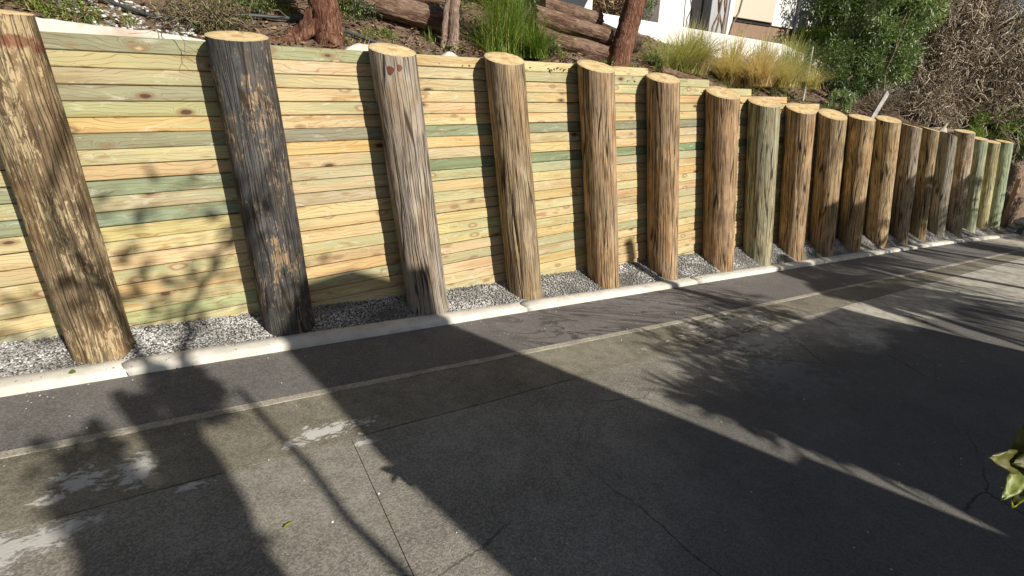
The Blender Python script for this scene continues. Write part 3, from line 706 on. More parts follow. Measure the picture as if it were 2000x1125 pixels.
tree('leaning_tree', 'dark reddish trunk leaning right in front of the white garden wall', 'tree', b, [
    (curve([b, b + [.10, .03, .3], b + [.30, .08, .8], b + [.50, .14, 1.4], b + [.75, .2, 2.6]], 10, .003), .16, .115, 16),
    (curve([b + [.22, .1, .0], b + [.34, .12, .4], b + [.44, .16, .9], b + [.6, .3, 2.2]], 8, .006), .06, .05, 8)], 'bark_red')
# logs
def log(p0, p1, r, label, grp=None, bark='bark_log'):
    p0, p1 = np.array(p0), np.array(p1); c = (p0 + p1) / 2; d = p1 - p0; L = np.linalg.norm(d)
    t = empty('fallen_log', tuple(c), label=label, cat='log', group=grp)
    t.rotation_euler = Vector(d).to_track_quat('X', 'Z').to_euler()
    n = 16; k = 20; v = []; f = []; ph = random.random() * 40
    for i in range(n + 1):
        x = -L / 2 + L * i / n
        for j in range(k):
            a = 2 * math.pi * j / k; rr = r * (1 + .16 * noise.noise(Vector((x * 2, math.cos(a) * 1.5 + ph, math.sin(a) * 1.5))) + .14 * noise.noise(Vector((x * 3, math.cos(a) * 6 + ph, math.sin(a) * 6))))
            v.append((x + (.04 * noise.noise(Vector((a * 3, ph, i))) if i in (0, n) else 0), math.cos(a) * rr, math.sin(a) * rr))
    for i in range(n):
        for j in range(k): q = i * k; f.append((q + j, q + (j + 1) % k, q + k + (j + 1) % k, q + k + j))
    link('bark', mesh('bark', v, f, False), M[bark], t)
    for s_ in (0, n):
        e = [v[s_ * k + j] for j in range(k)]; e2 = [((-L / 2 + .002) if s_ == 0 else (L / 2 - .002), a[1] * .97, a[2] * .97) for a in e]
        link('cut_end', mesh('cut_end', e2, [tuple(range(k)) if s_ else tuple(range(k))[::-1]]), M['log_end'], t)
    return t
log(onbank(2.45, 1.72, .12), onbank(3.42, 1.30, .12), .13, 'long reddish brown log lying on the bank between the two left trunks')
log(onbank(3.0, 2.15, .10), onbank(3.9, 1.95, .12), .09, 'thinner brown log lying higher up behind the long reddish one')
G = 'logs stacked left of the leaning tree'
log(onbank(4.55, 1.25, .12), onbank(5.50, 1.02, .10), .115, 'lowest front log of the stack left of the leaning tree', G)
log(onbank(4.65, 1.42, .26), onbank(5.75, 1.22, .26), .11, 'middle log of the stack left of the leaning tree', G)
log(onbank(5.0, 1.75, .28), onbank(5.85, 1.55, .34), .12, 'uppermost brown log of the stack left of the leaning tree', G)
log(onbank(5.9, 1.95, .12), onbank(6.9, 1.8, .14), .12, 'dark shaded log behind the stack, touching the foot of the white garden wall', None, 'bark_dark')
log(onbank(6.5, .95, .05), onbank(7.9, .85, .03), .07, 'grey log lying low just behind the wall top below the dry grass')
# green tuft and others
def tuft(name, label, cat, spots, m, grp=None):
    b = np.array(spots[0][0]); parts = []
    for (p, n, R_, H, ln, w_, tn) in spots: parts.append(blades(np.array(p) - b, n, R_, H, ln, w_, 5, .07, tn))
    o = link(name, mesh_np(name, *join(parts)), M[m], None, tuple(b)); return tag(o, label, cat, grp)
p = onbank(3.98, 1.02, -.03)
tuft('grass_tuft', 'big bright green grass tuft behind the fourth post', 'grass tuft', [(p, 620, .85, 1.15, .8, .0045, (0, .9)), (p + [.32, -.10, .0], 460, .60, .62, 1.1, .0042, (0, .8)), (p + [-.2, -.05, 0], 220, .65, .65, 1.1, .004, (0, 1)), (p + [.15, .1, 0], 300, .4, 1.3, .7, .0045, (0, .8))], 'grass')
p = onbank(2.75, .88, -.02)
tuft('grass_tuft', 'small sparse green tuft right of the grey spotted post head', 'grass tuft', [(p, 60, .2, .16, 1.1, .003, (.3, .9)), (p + [.25, .1, 0], 50, .2, .13, 1.1, .003, (.3, .9)), (p + [-.4, .25, 0], 60, .2, .14, 1.1, .003, (.3, .9))], 'grass')
p = onbank(7.45, 1.35, -.05)
tuft('grass_clump', 'large green and straw coloured grass clump before the white garden wall', 'grass clump', [(p, 700, 1.0, .85, 1.05, .006, (0, .6)), (p + [.45, .1, .0], 620, .95, 1.0, 1.0, .006, (.1, .9)), (p + [-.5, -.1, 0], 260, .7, .6, 1.1, .005, (0, .6))], 'dry')
p = onbank(8.75, 1.35, -.05)
tuft('dry_grass_clump', 'wide dry pinkish straw grass clump right of the greener one', 'grass clump', [(p, 800, 1.0, 1.05, 1.0, .0065, (.35, 1)), (p + [.8, -.05, 0], 700, 1.0, 1.1, 1.0, .0065, (.1, .7)), (p + [.25, -.40, .0], 620, .8, .8, 1.1, .006, (.6, 1)), (p + [1.6, -.1, 0], 600, 1.0, 1.15, 1.0, .0065, (0, .5)), (p + [1.0, -.4, 0], 400, .8, .7, 1.0, .006, (.2, .8)), (p + [2.3, -.2, 0], 300, .8, .6, 1.0, .006, (.1, .8))], 'dry')
# feathery ground cover at far left
def cover(name, label, cat, blobs, m, L, W, grp=None, extra=None):
    b = np.array(blobs[0][0]); parts = []
    for (p, rad, n) in blobs: parts.append(clump_leaves(np.array(p) - b, rad, n, L, W, .2))
    t = empty(name, tuple(b), label=label, cat=cat, group=grp); link('foliage', mesh_np('foliage', *join(parts)), M[m], t)
    st = [tube(wiggle((0, 0, -.05) , np.array(q[0]) - b + np.array([random.uniform(-.5, .5) * q[1][0], 0, q[1][2] * .3]), 5, .1), .008, .003, 4, .4) for q in blobs for _ in range(4)]
    link('stems', mesh_np('stems', *join(st)), M['twig'], t)
    return t
cover('groundcover_shrub', 'low feathery olive green shrub at the top left corner', 'shrub', [(onbank(-.05, 1.3, .08), (.5, .28, .12), 2600), (onbank(.25, 1.55, .1), (.35, .25, .12), 1500), (onbank(-.7, 1.2, .08), (.5, .3, .12), 1500), (onbank(.28, 1.0, .05), (.2, .16, .08), 700)], 'grass', .035, .006)
cover('groundcover_shrub', 'low yellow green feathery shrub between pipe and the thick red trunk', 'shrub', [(onbank(1.62, 1.6, .08), (.3, .2, .14), 1300), (onbank(2.35, 1.55, .1), (.28, .2, .16), 1100), (onbank(2.6, 1.2, .03), (.2, .14, .07), 500)], 'grass', .035, .007)
# twiggy bush: dense fine dead stems with small olive leaves
def twigbush(name, label, cat, c, rad, n, m, leaf=None, r=.0028, L=.3, lt=900):
    b = np.array(c); t = empty(name, tuple(b), label=label, cat=cat); parts = []
    for _ in range(n):
        d = nrm(rng.normal(size=3)); p = d * np.array(rad) * rng.random() ** .5; p[2] = abs(p[2]) * 1.0 - .02
        q = p + nrm(rng.normal(size=3) + np.array([0, 0, .35])) * L * random.uniform(.4, 1.2)
        parts.append(tube(wiggle(p, q, 6, .16), r * random.uniform(.6, 1.4), r * .4, 3, random.random()))
    link('branches', mesh_np('branches', *join(parts)), M[m], t)
    if leaf: link('foliage', mesh_np('foliage', *clump_leaves((0, 0, rad[2] * .3), rad, lt, .028, .007, .1)), M[leaf], t)
    return t
twigbush('twiggy_shrub', 'tangled grey green twiggy shrub behind the head of the charcoal post', 'shrub', onbank(1.12, 1.08, .02), (.36, .30, .24), 620, 'twig', 'grass', L=.22, lt=1500)
twigbush('twiggy_shrub', 'dry brown twig heap up the bank behind the long log', 'shrub', onbank(3.2, 2.3, .1), (.6, .4, .3), 420, 'twig', 'green_dark', L=.35, r=.004, lt=1200)
# bare twig hanging in front of the wall
tw = [tube(curve([(.83, .50, 2.24), (.90, .47, 2.14), (.90, .46, 2.05), (.865, .45, 1.96)], 5, .002), .0028, .0012, 5), tube(wiggle((.905, .465, 2.09), (1.03, .45, 2.02), 5, .05), .0016, .0008, 4), tube(wiggle((.90, .46, 2.02), (.955, .45, 1.955), 5, .05), .0016, .0008, 4), tube(wiggle((.903, .47, 2.12), (.98, .45, 2.10), 5, .05), .0016, .0008, 4), tube(wiggle((.83, .50, 2.24), (.80, .75, 2.26), 5, .03), .0028, .003, 4)]
tag(link('bare_twig', mesh_np('bare_twig', *join(tw)), M['twig']), 'bare forked twig hanging over the green top plank left of the charcoal post', 'twig')
# dark shrubs behind, filling the top of the frame
def shrub(name, label, cat, base, blobs, m, L, W, bark='bark_dark', grp=None, stems=3):
    b = np.array(base, float); t = empty(name, tuple(b), label=label, cat=cat, group=grp); parts = []; st = []
    for (c, rad, k, n) in blobs:
        for pz in multi(np.array(c) - b, rad, k, n, L, W): parts.append(pz)
        for _ in range(stems): st.append(tube(wiggle((random.uniform(-.1, .1), random.uniform(-.1, .1), -.1), np.array(c) - b + rng.normal(size=3) * np.array(rad) * .4, 7, .08), .03, .008, 6, .4, .1))
    link('trunk', mesh_np('trunk', *join(st), smooth=True), M[bark], t)
    link('crown', mesh_np('crown', *join(parts)), M[m], t)
    return t
B = onbank
GD = 'dark shrubs up the bank'
for i, (x, y, m, lab) in enumerate([(-.6, 2.6, 'green_dark', 'dark green shrub up the bank at the far left'), (1.3, 2.7, 'green_dark', 'dark green shrub up the bank above the twiggy grey bush'), (2.3, 2.5, 'green_mid', 'shadowy olive shrub behind the thick red trunk'), (4.0, 3.2, 'green_dark', 'dark shrub up the bank behind the slim leaning trunk')]):
    p = B(x, y); shrub('dark_shrub', lab, 'shrub', p, [(p + [0, 0, .45], (.7, .4, .45), 14, 190)], m, .07, .022)
p = B(2.95, 2.0); shrub('glossy_shrub', 'blue green glossy leaved shrub above the long log', 'shrub', p, [(p + [0, 0, .28], (.35, .2, .22), 10, 60)], 'grey_leaf', .08, .02)
p = B(5.0, 2.0); shrub('glossy_shrub', 'shrub with pale narrow glossy leaves above the log stack', 'shrub', p, [(p + [.1, -.1, .32], (.38, .25, .25), 12, 46), (p + [-.5, .2, .5], (.5, .3, .4), 10, 60)], 'grey_leaf', .10, .024)
p = B(5.2, 3.0); shrub('dark_shrub', 'dark dense shrub left of the white garden wall end', 'shrub', p, [(p + [0, .1, .6], (.8, .4, .6), 18, 190), (p + [.9, .5, .8], (.7, .4, .6), 12, 190)], 'green_dark', .075, .024)
G2 = 'small weeds on the bank'
for x, y, m, lab in [(.55, 1.75, 'green_mid', 'small leafy weed above the white stone chips'), (1.5, 1.35, 'green_dark', 'small dark weed right of the twiggy grey green shrub'), (2.45, 1.5, 'grey_leaf', 'pale weed right of the thick red trunk'), (3.55, 1.55, 'green_dark', 'dark weed behind the slim leaning trunk'), (4.65, 1.05, 'green_mid', 'small weed at the left end of the log stack'), (6.7, 1.25, 'green_mid', 'small weed right of the foot of the leaning tree')]:
    p = B(x, y); shrub('weed', lab, 'weed', p, [(p + [0, 0, .10], (.22, .14, .12), 9, 45)], m, .045, .014, grp=G2, stems=2)
for x, y, lab in [(1.75, 2.1, 'olive shrub at the top edge left of the thick red trunk'), (2.75, 2.35, 'olive shrub at the top edge above the long log'), (.2, 2.2, 'olive shrub at the top edge near the left corner'), (3.5, 2.6, 'olive shrub at the top edge left of the big green tuft')]:
    p = B(x, y); shrub('olive_shrub', lab, 'shrub', p, [(p + [0, 0, .32], (.55, .3, .36), 16, 130)], 'grass' if x < 3 else 'green_mid', .06, .014)
parts = []
for _ in range(150):
    x = -.8 + 13 * random.random() ** 1.2; y = .72 + 2.0 * random.random() ** 1.2; p = B(x, y, .0)
    if random.random() < .5: parts.append(blades(p, 34, .16, random.uniform(.10, .24), 1.1, .0028, 3, .03, (.2, 1)))
    else: parts.append(None); lv_ = clump_leaves(p + [0, 0, .04], (.13, .10, .07), 46, .045, .012, .1); parts[-1] = lv_
def quads(a):   # blades are quads, leaves are quads: one mesh
    return a
tag(link('bank_weeds', mesh_np('bank_weeds', *join(parts)), M['grass']), 'low scattered weeds and grass sprigs over the bank soil', 'weeds', kind='stuff')
# dry thatch of dead fronds over the garden wall end
twigbush('dead_frond_heap', 'brown heap of dead fronds over the left end of the white garden wall', 'dead fronds', np.array([7.7, 3.6, 3.22]), (.9, .45, .5), 500, 'litter', None, r=.012, L=.5)
# ------------------------------------------------------------------ garden wall and house
gw = empty('garden_wall', (7, 2.9, 2.6), label='low white rendered garden wall on the bank behind the leaning tree', cat='garden wall')
def wallseg(name, x0, x1, y0, y1, zb0, zt0, zt1, m, parent, off):
    v = [(x0, y0, zb0), (x1, y0, zb0), (x1, y1, zb0), (x0, y1, zb0), (x0, y0, zt0), (x1, y0, zt1), (x1, y1, zt1), (x0, y1, zt0)]
    v = [(a - off[0], b_ - off[1], c - off[2]) for a, b_, c in v]
    return link(name, bevel(mesh(name, v, [(0, 3, 2, 1), (4, 5, 6, 7), (0, 1, 5, 4), (1, 2, 6, 5), (2, 3, 7, 6), (3, 0, 4, 7)]), .012, 2), m, parent)
wallseg('wall_panel', 6.93, 12.9, 2.9, 3.12, 1.2, 3.17, 3.03, M['white_wall'], gw, (7, 2.9, 2.6))
wallseg('wall_panel', 12.91, 15.6, 2.9, 3.12, 1.0, 3.03, 2.63, M['white_wall'], gw, (7, 2.9, 2.6))
wallseg('return_wall', 6.71, 6.925, 2.93, 5.5, 1.5, 3.16, 3.5, M['white_wall'], gw, (7, 2.9, 2.6))
hs = empty('house', (15, 6, 3), label='white and beige house with dark doorway above the garden wall, top right of centre', cat='house')
def hb_(name, x0, x1, y0, y1, z0, z1, m, bv=.01): return box(name, x0 - 15, x1 - 15, y0 - 6, y1 - 6, z0 - 3, z1 - 3, m, hs, bv)
hb_('column', 12.0, 13.28, 6.0, 6.6, 2.6, 7, M['white_wall'])
hb_('doorway', 13.30, 14.20, 6.3, 6.5, 2.6, 7, M['dark_int'])
hb_('column', 14.22, 15.02, 6.02, 6.6, 2.6, 7, M['grey_wall']); hb_('corner_trim', 15.04, 15.26, 5.98, 6.5, 2.6, 7, M['white_wall'])
hb_('cladding_panel', 15.3, 17.55, 6.05, 6.5, 4.22, 7, M['beige']); hb_('base_wall', 15.3, 21.0, 6.15, 6.5, 2.4, 4.12, M['oldwood'])
hb_('shadow_gap', 15.3, 17.55, 6.12, 6.4, 4.125, 4.215, M['dark_int'], 0)
hb_('side_wall', 17.6, 22.0, 6.1, 6.5, 4.15, 7, M['white_wall']); hb_('downpipe', 18.9, 19.0, 5.98, 6.08, 4.0, 7, M['grey_wall'])
hb_('roof', 11, 23, 5.4, 12, 7.02, 7.3, M['roof']); hb_('rear_wall', 8, 22, 6.65, 7.0, 2.0, 7.0, M['house'])
# terrace plants in front of the house
for x, lab in ((9.0, 'dark upright dry stems behind the white garden wall left of the house column'), (13.6, 'two pale slender stems standing before the dark doorway')):
    st = [tube(wiggle((random.uniform(-.3, .4), random.uniform(-.2, .2), 0), (random.uniform(-.5, .9), random.uniform(-.3, .3), 2.4), 8, .05), .035, .02, 7, random.random()) for _ in range(6)]
    o = link('slender_stems', mesh_np('slender_stems', *join(st), smooth=True), M['bark_grey'] if x > 10 else M['bark_dark'], None, (x, 4.0 if x < 10 else 5.2, 2.75)); tag(o, lab, 'stems')
p = np.array([9.6, 4.8, 2.8]); shrub('dark_shrub', 'dark shrub behind the white garden wall left of the white column', 'shrub', p, [(p + [0, 0, .7], (.9, .4, .7), 14, 160), (p + [-1.2, .2, .8], (.9, .4, .7), 12, 160)], 'green_dark', .08, .025)
# boulders on the terrace
def rock(name, c, r, label, sub=3, sq=(1, 1, .7), m='rock'):
    import bmesh
    bm = bmesh.new(); bmesh.ops.create_icosphere(bm, subdivisions=sub, radius=1); ph = random.random() * 30
    for q in bm.verts:
        k_ = 1 + .28 * noise.noise(q.co * 1.4 + Vector((ph, 0, 0))) + .09 * noise.noise(q.co * 4 + Vector((ph, 0, 0)))
        q.co = Vector((q.co.x * sq[0], q.co.y * sq[1], q.co.z * sq[2])) * k_ * r
    me = bpy.data.meshes.new(name); bm.to_mesh(me); bm.free(); me.polygons.foreach_set('use_smooth', [True] * len(me.polygons))
    return tag(link(name, me, M[m], None, c), label, 'rock')
rock('boulder', (13.9, 4.2, 3.05), .42, 'long pale boulder on the terrace under the beige panel', sq=(1.5, .8, .6))
rock('boulder', (15.2, 4.4, 3.1), .40, 'pale grey boulder beside the hedge foot', sq=(1.2, .9, .7))
rock('boulder', (19.2, 2.2, 1.5), .48, 'white flat rock face under the big leafy bush', sq=(.5, .5, 1.0))
rock('boulder', (20.4, 2.3, 1.6), .42, 'slanted white rock beside the leaning dead trunk', sq=(.4, .5, 1.2))
# hedge and big bushes to the right
p = np.array([16.5, 4.2, 2.9]); shrub('hedge', 'clipped yellow green hedge under the pale house wall', 'hedge', p, [(p + [-.8 + i * .9, .0, .42 + .08 * i], (.6, .45, .42), 14, 150) for i in range(6)], 'green_bright', .075, .035)
p = np.array([13.5, 3.5, 2.9]); tuft('terrace_grass', 'brownish green grass fringe hanging over the garden wall top', 'grass clump', [(p + [i * .42, random.uniform(-.2, .3), 0], 130, .5, .5, 1.0, .006, (0, .8)) for i in range(6)], 'dry')
p = B(14.2, 2.2); shrub('dark_bush', 'dark green bush in the shade below the hedge', 'bush', p, [(p + [0, .3, .6], (1.1, .5, .7), 22, 210), (p + [1.8, .2, .5], (1.2, .5, .8), 24, 210), (p + [-.9, -.5, .15], (.5, .3, .35), 8, 120)], 'green_dark', .085, .030)
p = B(16.8, 2.3); shrub('leafy_bush', 'large glossy leafy green bush right of the hedge', 'bush', p, [(p + [.2, .2, 1.5], (1.7, .7, 1.0), 50, 230), (p + [.6, .1, 2.6], (1.7, .7, .9), 40, 230), (p + [1.6, .1, 3.3], (1.3, .6, .8), 24, 220), (p + [-.6, -.1, 2.7], (1.0, .6, .8), 20, 220)], 'green_mid', .12, .040, 'bark_grey')
p = B(20.5, 4.6); shrub('backing_tree', 'tall dark tree mass behind the dead vine tangle', 'tree', p, [(p + [i * 2.2, .6, 1.6 + .5 * j], (1.8, .6, 1.3), 20, 190) for i in range(6) for j in (0, 3, 6)], 'green_dark', .16, .07)
twigbush('dead_creeper', 'pale dead creeper spilling below the large leafy bush', 'creeper', B(15.4, 1.5, .05), (1.0, .35, .5), 480, 'twig', 'grey_leaf', r=.006, L=.5, lt=900)
def tangle(name, label, c, rad, n, L, r, m='vine', out=None):
    b = np.array(c, float); t = empty(name, tuple(b), label=label, cat='dead vine'); parts = []
    for _ in range(n):
        d = nrm(rng.normal(size=3)); p = d * np.array(rad) * (.45 + .55 * rng.random()); a = nrm(rng.normal(size=3) * np.array([1, .6, 1]))
        q = p + a * L * random.uniform(.4, 1.3)
        tn = random.random() ** 1.4
        parts.append(tube(wiggle(p, q, 9, .22, random.uniform(-.1, .25)), r * random.uniform(.5, 1.7), r * .4, 4, tn))
    link('branches', mesh_np('branches', *join(parts)), M[m], t)
    return t
tangle('vine_tangle', 'great brown tangle of bare vines at the top right', (21.0, 1.9, 2.6), (2.3, .7, 1.7), 850, 1.3, .015)
tangle('vine_tangle', 'bare vine tangle at the right edge above the strap leaved plant', (23.5, 1.2, 2.5), (1.9, .8, 2.1), 800, 1.3, .015)
tangle('vine_tangle', 'highest bare vine tangle in the top right corner', (22.5, 2.4, 4.2), (3.4, .8, 1.6), 850, 1.5, .017)
tangle('vine_tangle', 'sunlit pale bare stems draped over the leaning dead trunk', (18.9, 1.7, 1.75), (1.3, .4, .8), 600, .8, .011)
p = B(19.0, 1.5, -.1); tree('leaning_dead_trunk', 'thick leaning brown dead trunk under the vine tangle', 'tree', p, [(curve([p, p + [.7, .2, .5], p + [1.6, .3, 1.4], p + [2.6, .5, 2.6]], 8, .02), .24, .12, 12), (curve([p + [.4, 0, .1], p + [1.4, 0, .8], p + [2.6, .0, 1.5]], 8, .02), .12, .06, 10)], 'bark_dark')
p = np.array([24.0, .9, -.4]); shrub('far_bush', 'dark green bush closing the far end behind the last posts', 'bush', p, [(p + [.6, .2, 1.2], (1.3, .8, 1.3), 36, 200), (p + [2.4, .0, 1.6], (1.8, 1.2, 1.8), 44, 200)], 'green_dark', .12, .045)
p = np.array([27.5, -3.0, -2.6]); shrub('far_bush', 'dark bush at the right edge where the drive disappears', 'bush', p, [(p + [0, 0, 1.4], (2.4, 2.0, 1.9), 70, 220), (p + [.8, 1.4, 3.2], (2.6, 2.0, 2.0), 60, 220), (p + [0, -3.2, 2.0], (2.4, 2.4, 2.4), 60, 220)], 'green_dark', .15, .06)
p = B(22.4, 1.0, 0); shrub('yellow_green_shrub', 'olive yellow leafed shrub behind the last pale green post', 'shrub', p, [(p + [.9, -.1, .6], (.7, .3, .7), 18, 160), (p + [-.2, .3, .7], (.8, .3, .5), 12, 150)], 'green_bright', .075, .03)
p = B(20.9, .95, 0); tuft('strap_leaf_plant', 'bright green strap leaved plant behind the heads of the far posts', 'plant', [(p + [i * .38, .05 * i, 0], 90, .6, .55, 1.0, .016, (.1, .75)) for i in range(5)], 'grass')
p = B(12.0, 1.1, 0); shrub('small_green_shrub', 'small bright green shrub just behind the tenth post', 'shrub', p, [(p + [.3, 0, .18], (.55, .2, .2), 10, 130)], 'green_mid', .07, .022)
# pale stick, board, debris
tag(link('pale_stick', mesh_np('pale_stick', *tube([(10.72, 1.05, 1.75), (11.0, 1.2, 2.2), (11.35, 1.4, 2.75)], .019, .015, 8), smooth=True), M['chips']), 'pale straight stick leaning right of the dry grass clump', 'stick')
tag(link('weathered_board', bevel(mesh('weathered_board', *box_v(-.09, .09, -.02, .02, -.55, .45)), .004, 1), M['rock'], None, (13.75, .95, 1.55)), 'short weathered grey board leaning behind the eleventh post', 'board').rotation_euler = (.1, .45, 0)
parts = [tube(wiggle(onbank(16.3, .9, .05), onbank(19.2, 1.0, .2), 8, .03), .09, .06, 8, .5, .2), tube(wiggle(onbank(17.3, .8, .0), onbank(18.2, .9, .35), 5, .04), .06, .04, 7, .8, .2)]
tag(link('driftwood_branch', mesh_np('driftwood_branch', *join(parts)), M['twig']), 'thick grey dead branch lying behind the shaded thirteenth to sixteenth posts', 'branch')
log(onbank(18.4, .75, .1), onbank(20.2, .75, .08), .12, 'flat reddish brown bark slab lying behind the wide pale streaked post')
rock('stone_block', (17.9, .95, .98), .28, 'pale stone block behind the bluish grey slant headed post', sq=(1.3, .7, .6))
# far end: leaning old board, rubble, striped stake
o = tag(link('old_plank_post', bevel(mesh('old_plank_post', *box_v(-.22, .22, -.06, .06, -.1, 1.75)), .01, 1), M['oldwood'], None, (23.45, -.05, gz(23.45))), 'old reddish brown upright board just past the last green post', 'board'); o.rotation_euler = (-.05, .14, 0)
for i in range(9):
    rock('rubble_stone', (23.2 + (i % 3) * .28, -.25 - .12 * (i // 3) + random.uniform(-.05, .05), gz(23.3) + .1 + .16 * (i // 3)), .13 + .05 * random.random(), ['broken stone in the bottom row of the rubble heap', 'broken stone in the middle row of the rubble heap', 'broken stone on top of the rubble heap'][i // 3] + [' nearest the last post', ' halfway along it', ' beside the bluish white stake'][i % 3], 2)['group'] = 'rubble at the far end of the wall'
tag(link('marker_stake', mesh_np('marker_stake', *tube([(23.2, -.62, gz(23.2) - .1), (23.4, -.6, gz(23.2) + 1.35)], .035, .03, 8), smooth=True), M['blue']), 'slim bluish white stake standing at the far end of the kerb', 'stake')

# ------------------------------------------------------------------ near plant at the right edge
np_ = empty('broadleaf_plant', (2.95, -4.45, gz(2.9)), label='broad leaved olive plant, two leaves painted sunlit yellow, poking in at the lower right edge', cat='plant')
O = np.array([2.95, -4.45, gz(2.9)])
sp = [tube(curve([(0, 0, 0), (-.02, .02, .8), (-.15, .1, 1.28), (-.45, .32, 1.36), (-.76, .54, 1.33)], 6, .002), .012, .004, 7), tube(curve([(0, 0, 0), (.1, .05, .7), (.02, .1, 1.4)], 6, .002), .012, .004, 7), tube(curve([(-.15, .1, 1.28), (-.45, .30, 1.28), (-.79, .55, 1.27)], 6, .002), .006, .003, 6)]
link('stem', mesh_np('stem', *join(sp), smooth=True), M['twig'], np_)
def m_leafbig():
    s = Nodes('broad_leaf'); c = s.ocol(); p = s.pos(); n = s.noise(p, 25, 5, .6); col = s.mix(s.math('MULTIPLY', s.step(n, .45, .7), .5), c, s.mix(1.0, c, (.5, .42, .3), 'MULTIPLY'))
    s.fin(col, .45, s.bump(n, .4, .003), .4); tr = s.n('ShaderNodeBsdfTranslucent'); s.l(col, tr.inputs[0]); mx = s.n('ShaderNodeMixShader'); mx.inputs[0].default_value = .35
    s.l(s.b.outputs[0], mx.inputs[1]); s.l(tr.outputs[0], mx.inputs[2]); s.l(mx.outputs[0], s.out.inputs[0]); return s.m
M['bigleaf'] = m_leafbig()
def bigleaf(p, d, up, L, W, col, curl=.2):
    p, d, up = np.array(p, float) - O, nrm(np.array(d, float)), np.array(up, float); s_ = nrm(np.cross(d, up)); n_ = np.cross(s_, d)
    v = []; f = []; m_ = 15
    for i in range(m_):
        t = i / (m_ - 1); w_ = W * .5 * (math.sin(math.pi * min(1, t ** .75)) ** .8 * (1 - .25 * t) + .02)
        c = p + d * L * t - n_ * L * curl * t * t
        for j, u_ in enumerate((-1, -.5, 0, .5, 1)):
            v.append(c + s_ * w_ * u_ + n_ * (abs(u_) * w_ * .35 + .0022 * math.sin(t * 17 + u_ * 3)))
    for i in range(m_ - 1):
        for j in range(4): q = i * 5 + j; f.append((q, q + 1, q + 6, q + 5))
    o = link('leaf', mesh('leaf', v, f, True), M['bigleaf'], np_); o.color = (*col, 1)
    o.modifiers.new('s', 'SOLIDIFY').thickness = .0006
A = np.array
for (p, d, up, L, W, c) in [((2.20, -3.93, 1.03), (-.7, .2, .1), (-.3, -.6, .7), .11, .07, (.20, .19, .06)),
        ((2.22, -3.95, .99), (-.6, -.2, -.2), (-.3, -.6, .7), .10, .06, (.12, .13, .05)),
        ((2.135, -3.903, 1.010), (-.95, -.1, -.12), (-.3, -.5, .9), .105, .040, (.30, .34, .13)),
        ((2.145, -3.893, 1.020), (-.85, .15, .35), (-.4, -.7, .5), .10, .062, (.17, .16, .05)),
        ((2.145, -3.903, 1.015), (-.55, -.3, -.75), (-.6, -.5, .4), .09, .05, (.10, .11, .05)),
        ((2.165, -3.893, 1.015), (-.1, .1, .9), (-.8, -.5, .2), .085, .045, (.20, .18, .06)),
        ((2.165, -3.903, 0.980), (-.6, -.25, -.3), (-.2, -.6, .7), .08, .045, (.78, .78, .06)),  # bright yellow puts sunlight into the colour of this leaf and the next
        ((2.185, -3.923, 0.975), (-.5, -.5, -.7), (-.4, -.6, .5), .075, .045, (.66, .72, .07)),
        ((2.6, -4.13, .88), (.5, -.6, .4), (0, -.3, .9), .14, .08, (.10, .15, .05)),
        ((2.65, -4.3, 1.0), (.3, -.6, .4), (0, -.3, .9), .14, .08, (.10, .15, .05)),
        ((2.85, -4.4, 1.2), (-.3, -.6, .5), (0, -.3, .9), .14, .08, (.10, .15, .05)),
        ((2.95, -4.4, 1.1), (.5, .5, .5), (0, -.3, .9), .14, .08, (.10, .15, .05))]:
    bigleaf(p, d, up, L * .85, W * .8, tuple(q * f_ for q, f_ in zip(c, (.80, .84, .45))))
# small things on the ground
def small_leaf(x, y, z, a, L, W, c, label):
    lf = leaves(np.zeros((1, 3)), np.array([[math.cos(a), math.sin(a), .05]]), L, W, up=np.array([0, 0, 1.]), bend=.05)
    tag(link('fallen_leaf', mesh_np('fallen_leaf', lf[0] - [0, 0, 0], lf[1], lf[2] * 0 + c), M['green_bright'], None, (x, y, z)), label, 'leaf')
small_leaf(-.15, -.27, gz(-.15) + .062, -.6, .05, .035, .3, 'small olive leaf lying on the kerb top near the left end')
small_leaf(.85, -2.15, gz(.85) + .01, .4, .05, .018, 1.0, 'small yellow leaf lying on the sunlit concrete near the bottom edge')
n = 260; X = -.5 + 9 * rng.random(n); Y = -.4 - 3.4 * rng.random(n)
stones('grit', np.array([(x, y, gz(x) + .002) for x, y in zip(X, Y)]), .002 + .004 * rng.random(n), M['chips'], rng.random(n), label='tiny pale grit scattered over asphalt and concrete', cat='grit')

# ------------------------------------------------------------------ unseen shadow casters behind the viewer; house, gate and left tree added
YB = -7.5
th = empty('added_shade_house', (5, YB, gz(5)), label='unseen grey house added behind the viewer, its narrow bay and low wing shaped to cast the big shadows', cat='house')  # added out of view, outline shaped for the shadows it throws
def prism(name, pts, y0, y1, m, parent, off):
    n = len(pts); v = [(x - off[0], y0 - off[1], z - off[2]) for x, z in pts] + [(x - off[0], y1 - off[1], z - off[2]) for x, z in pts]
    f = [tuple(range(n)), tuple(range(2 * n - 1, n - 1, -1))] + [(i, i + n, (i + 1) % n + n, (i + 1) % n) for i in range(n)]
    me = mesh(name, v, f); me.validate(); return link(name, me, m, parent)
off = (5, YB, gz(5))
prism('shadow_bay_wall', [(3.50, -1), (5.26, -1), (5.26, 4.82), (4.8, 5.06), (4.22, 4.98), (4.04, 4.72), (3.86, 4.1), (3.68, 3.6), (3.52, 2.8)], YB - .38, YB, M['house'], th, off)  # profile drawn from the shadow outline it has to cast
prism('shadow_wing', [(5.95, -1.5), (9.55, -1.5), (9.55, 2.80), (7.05, 2.93), (5.95, 2.66)], YB - 3.5, YB, M['house'], th, off)
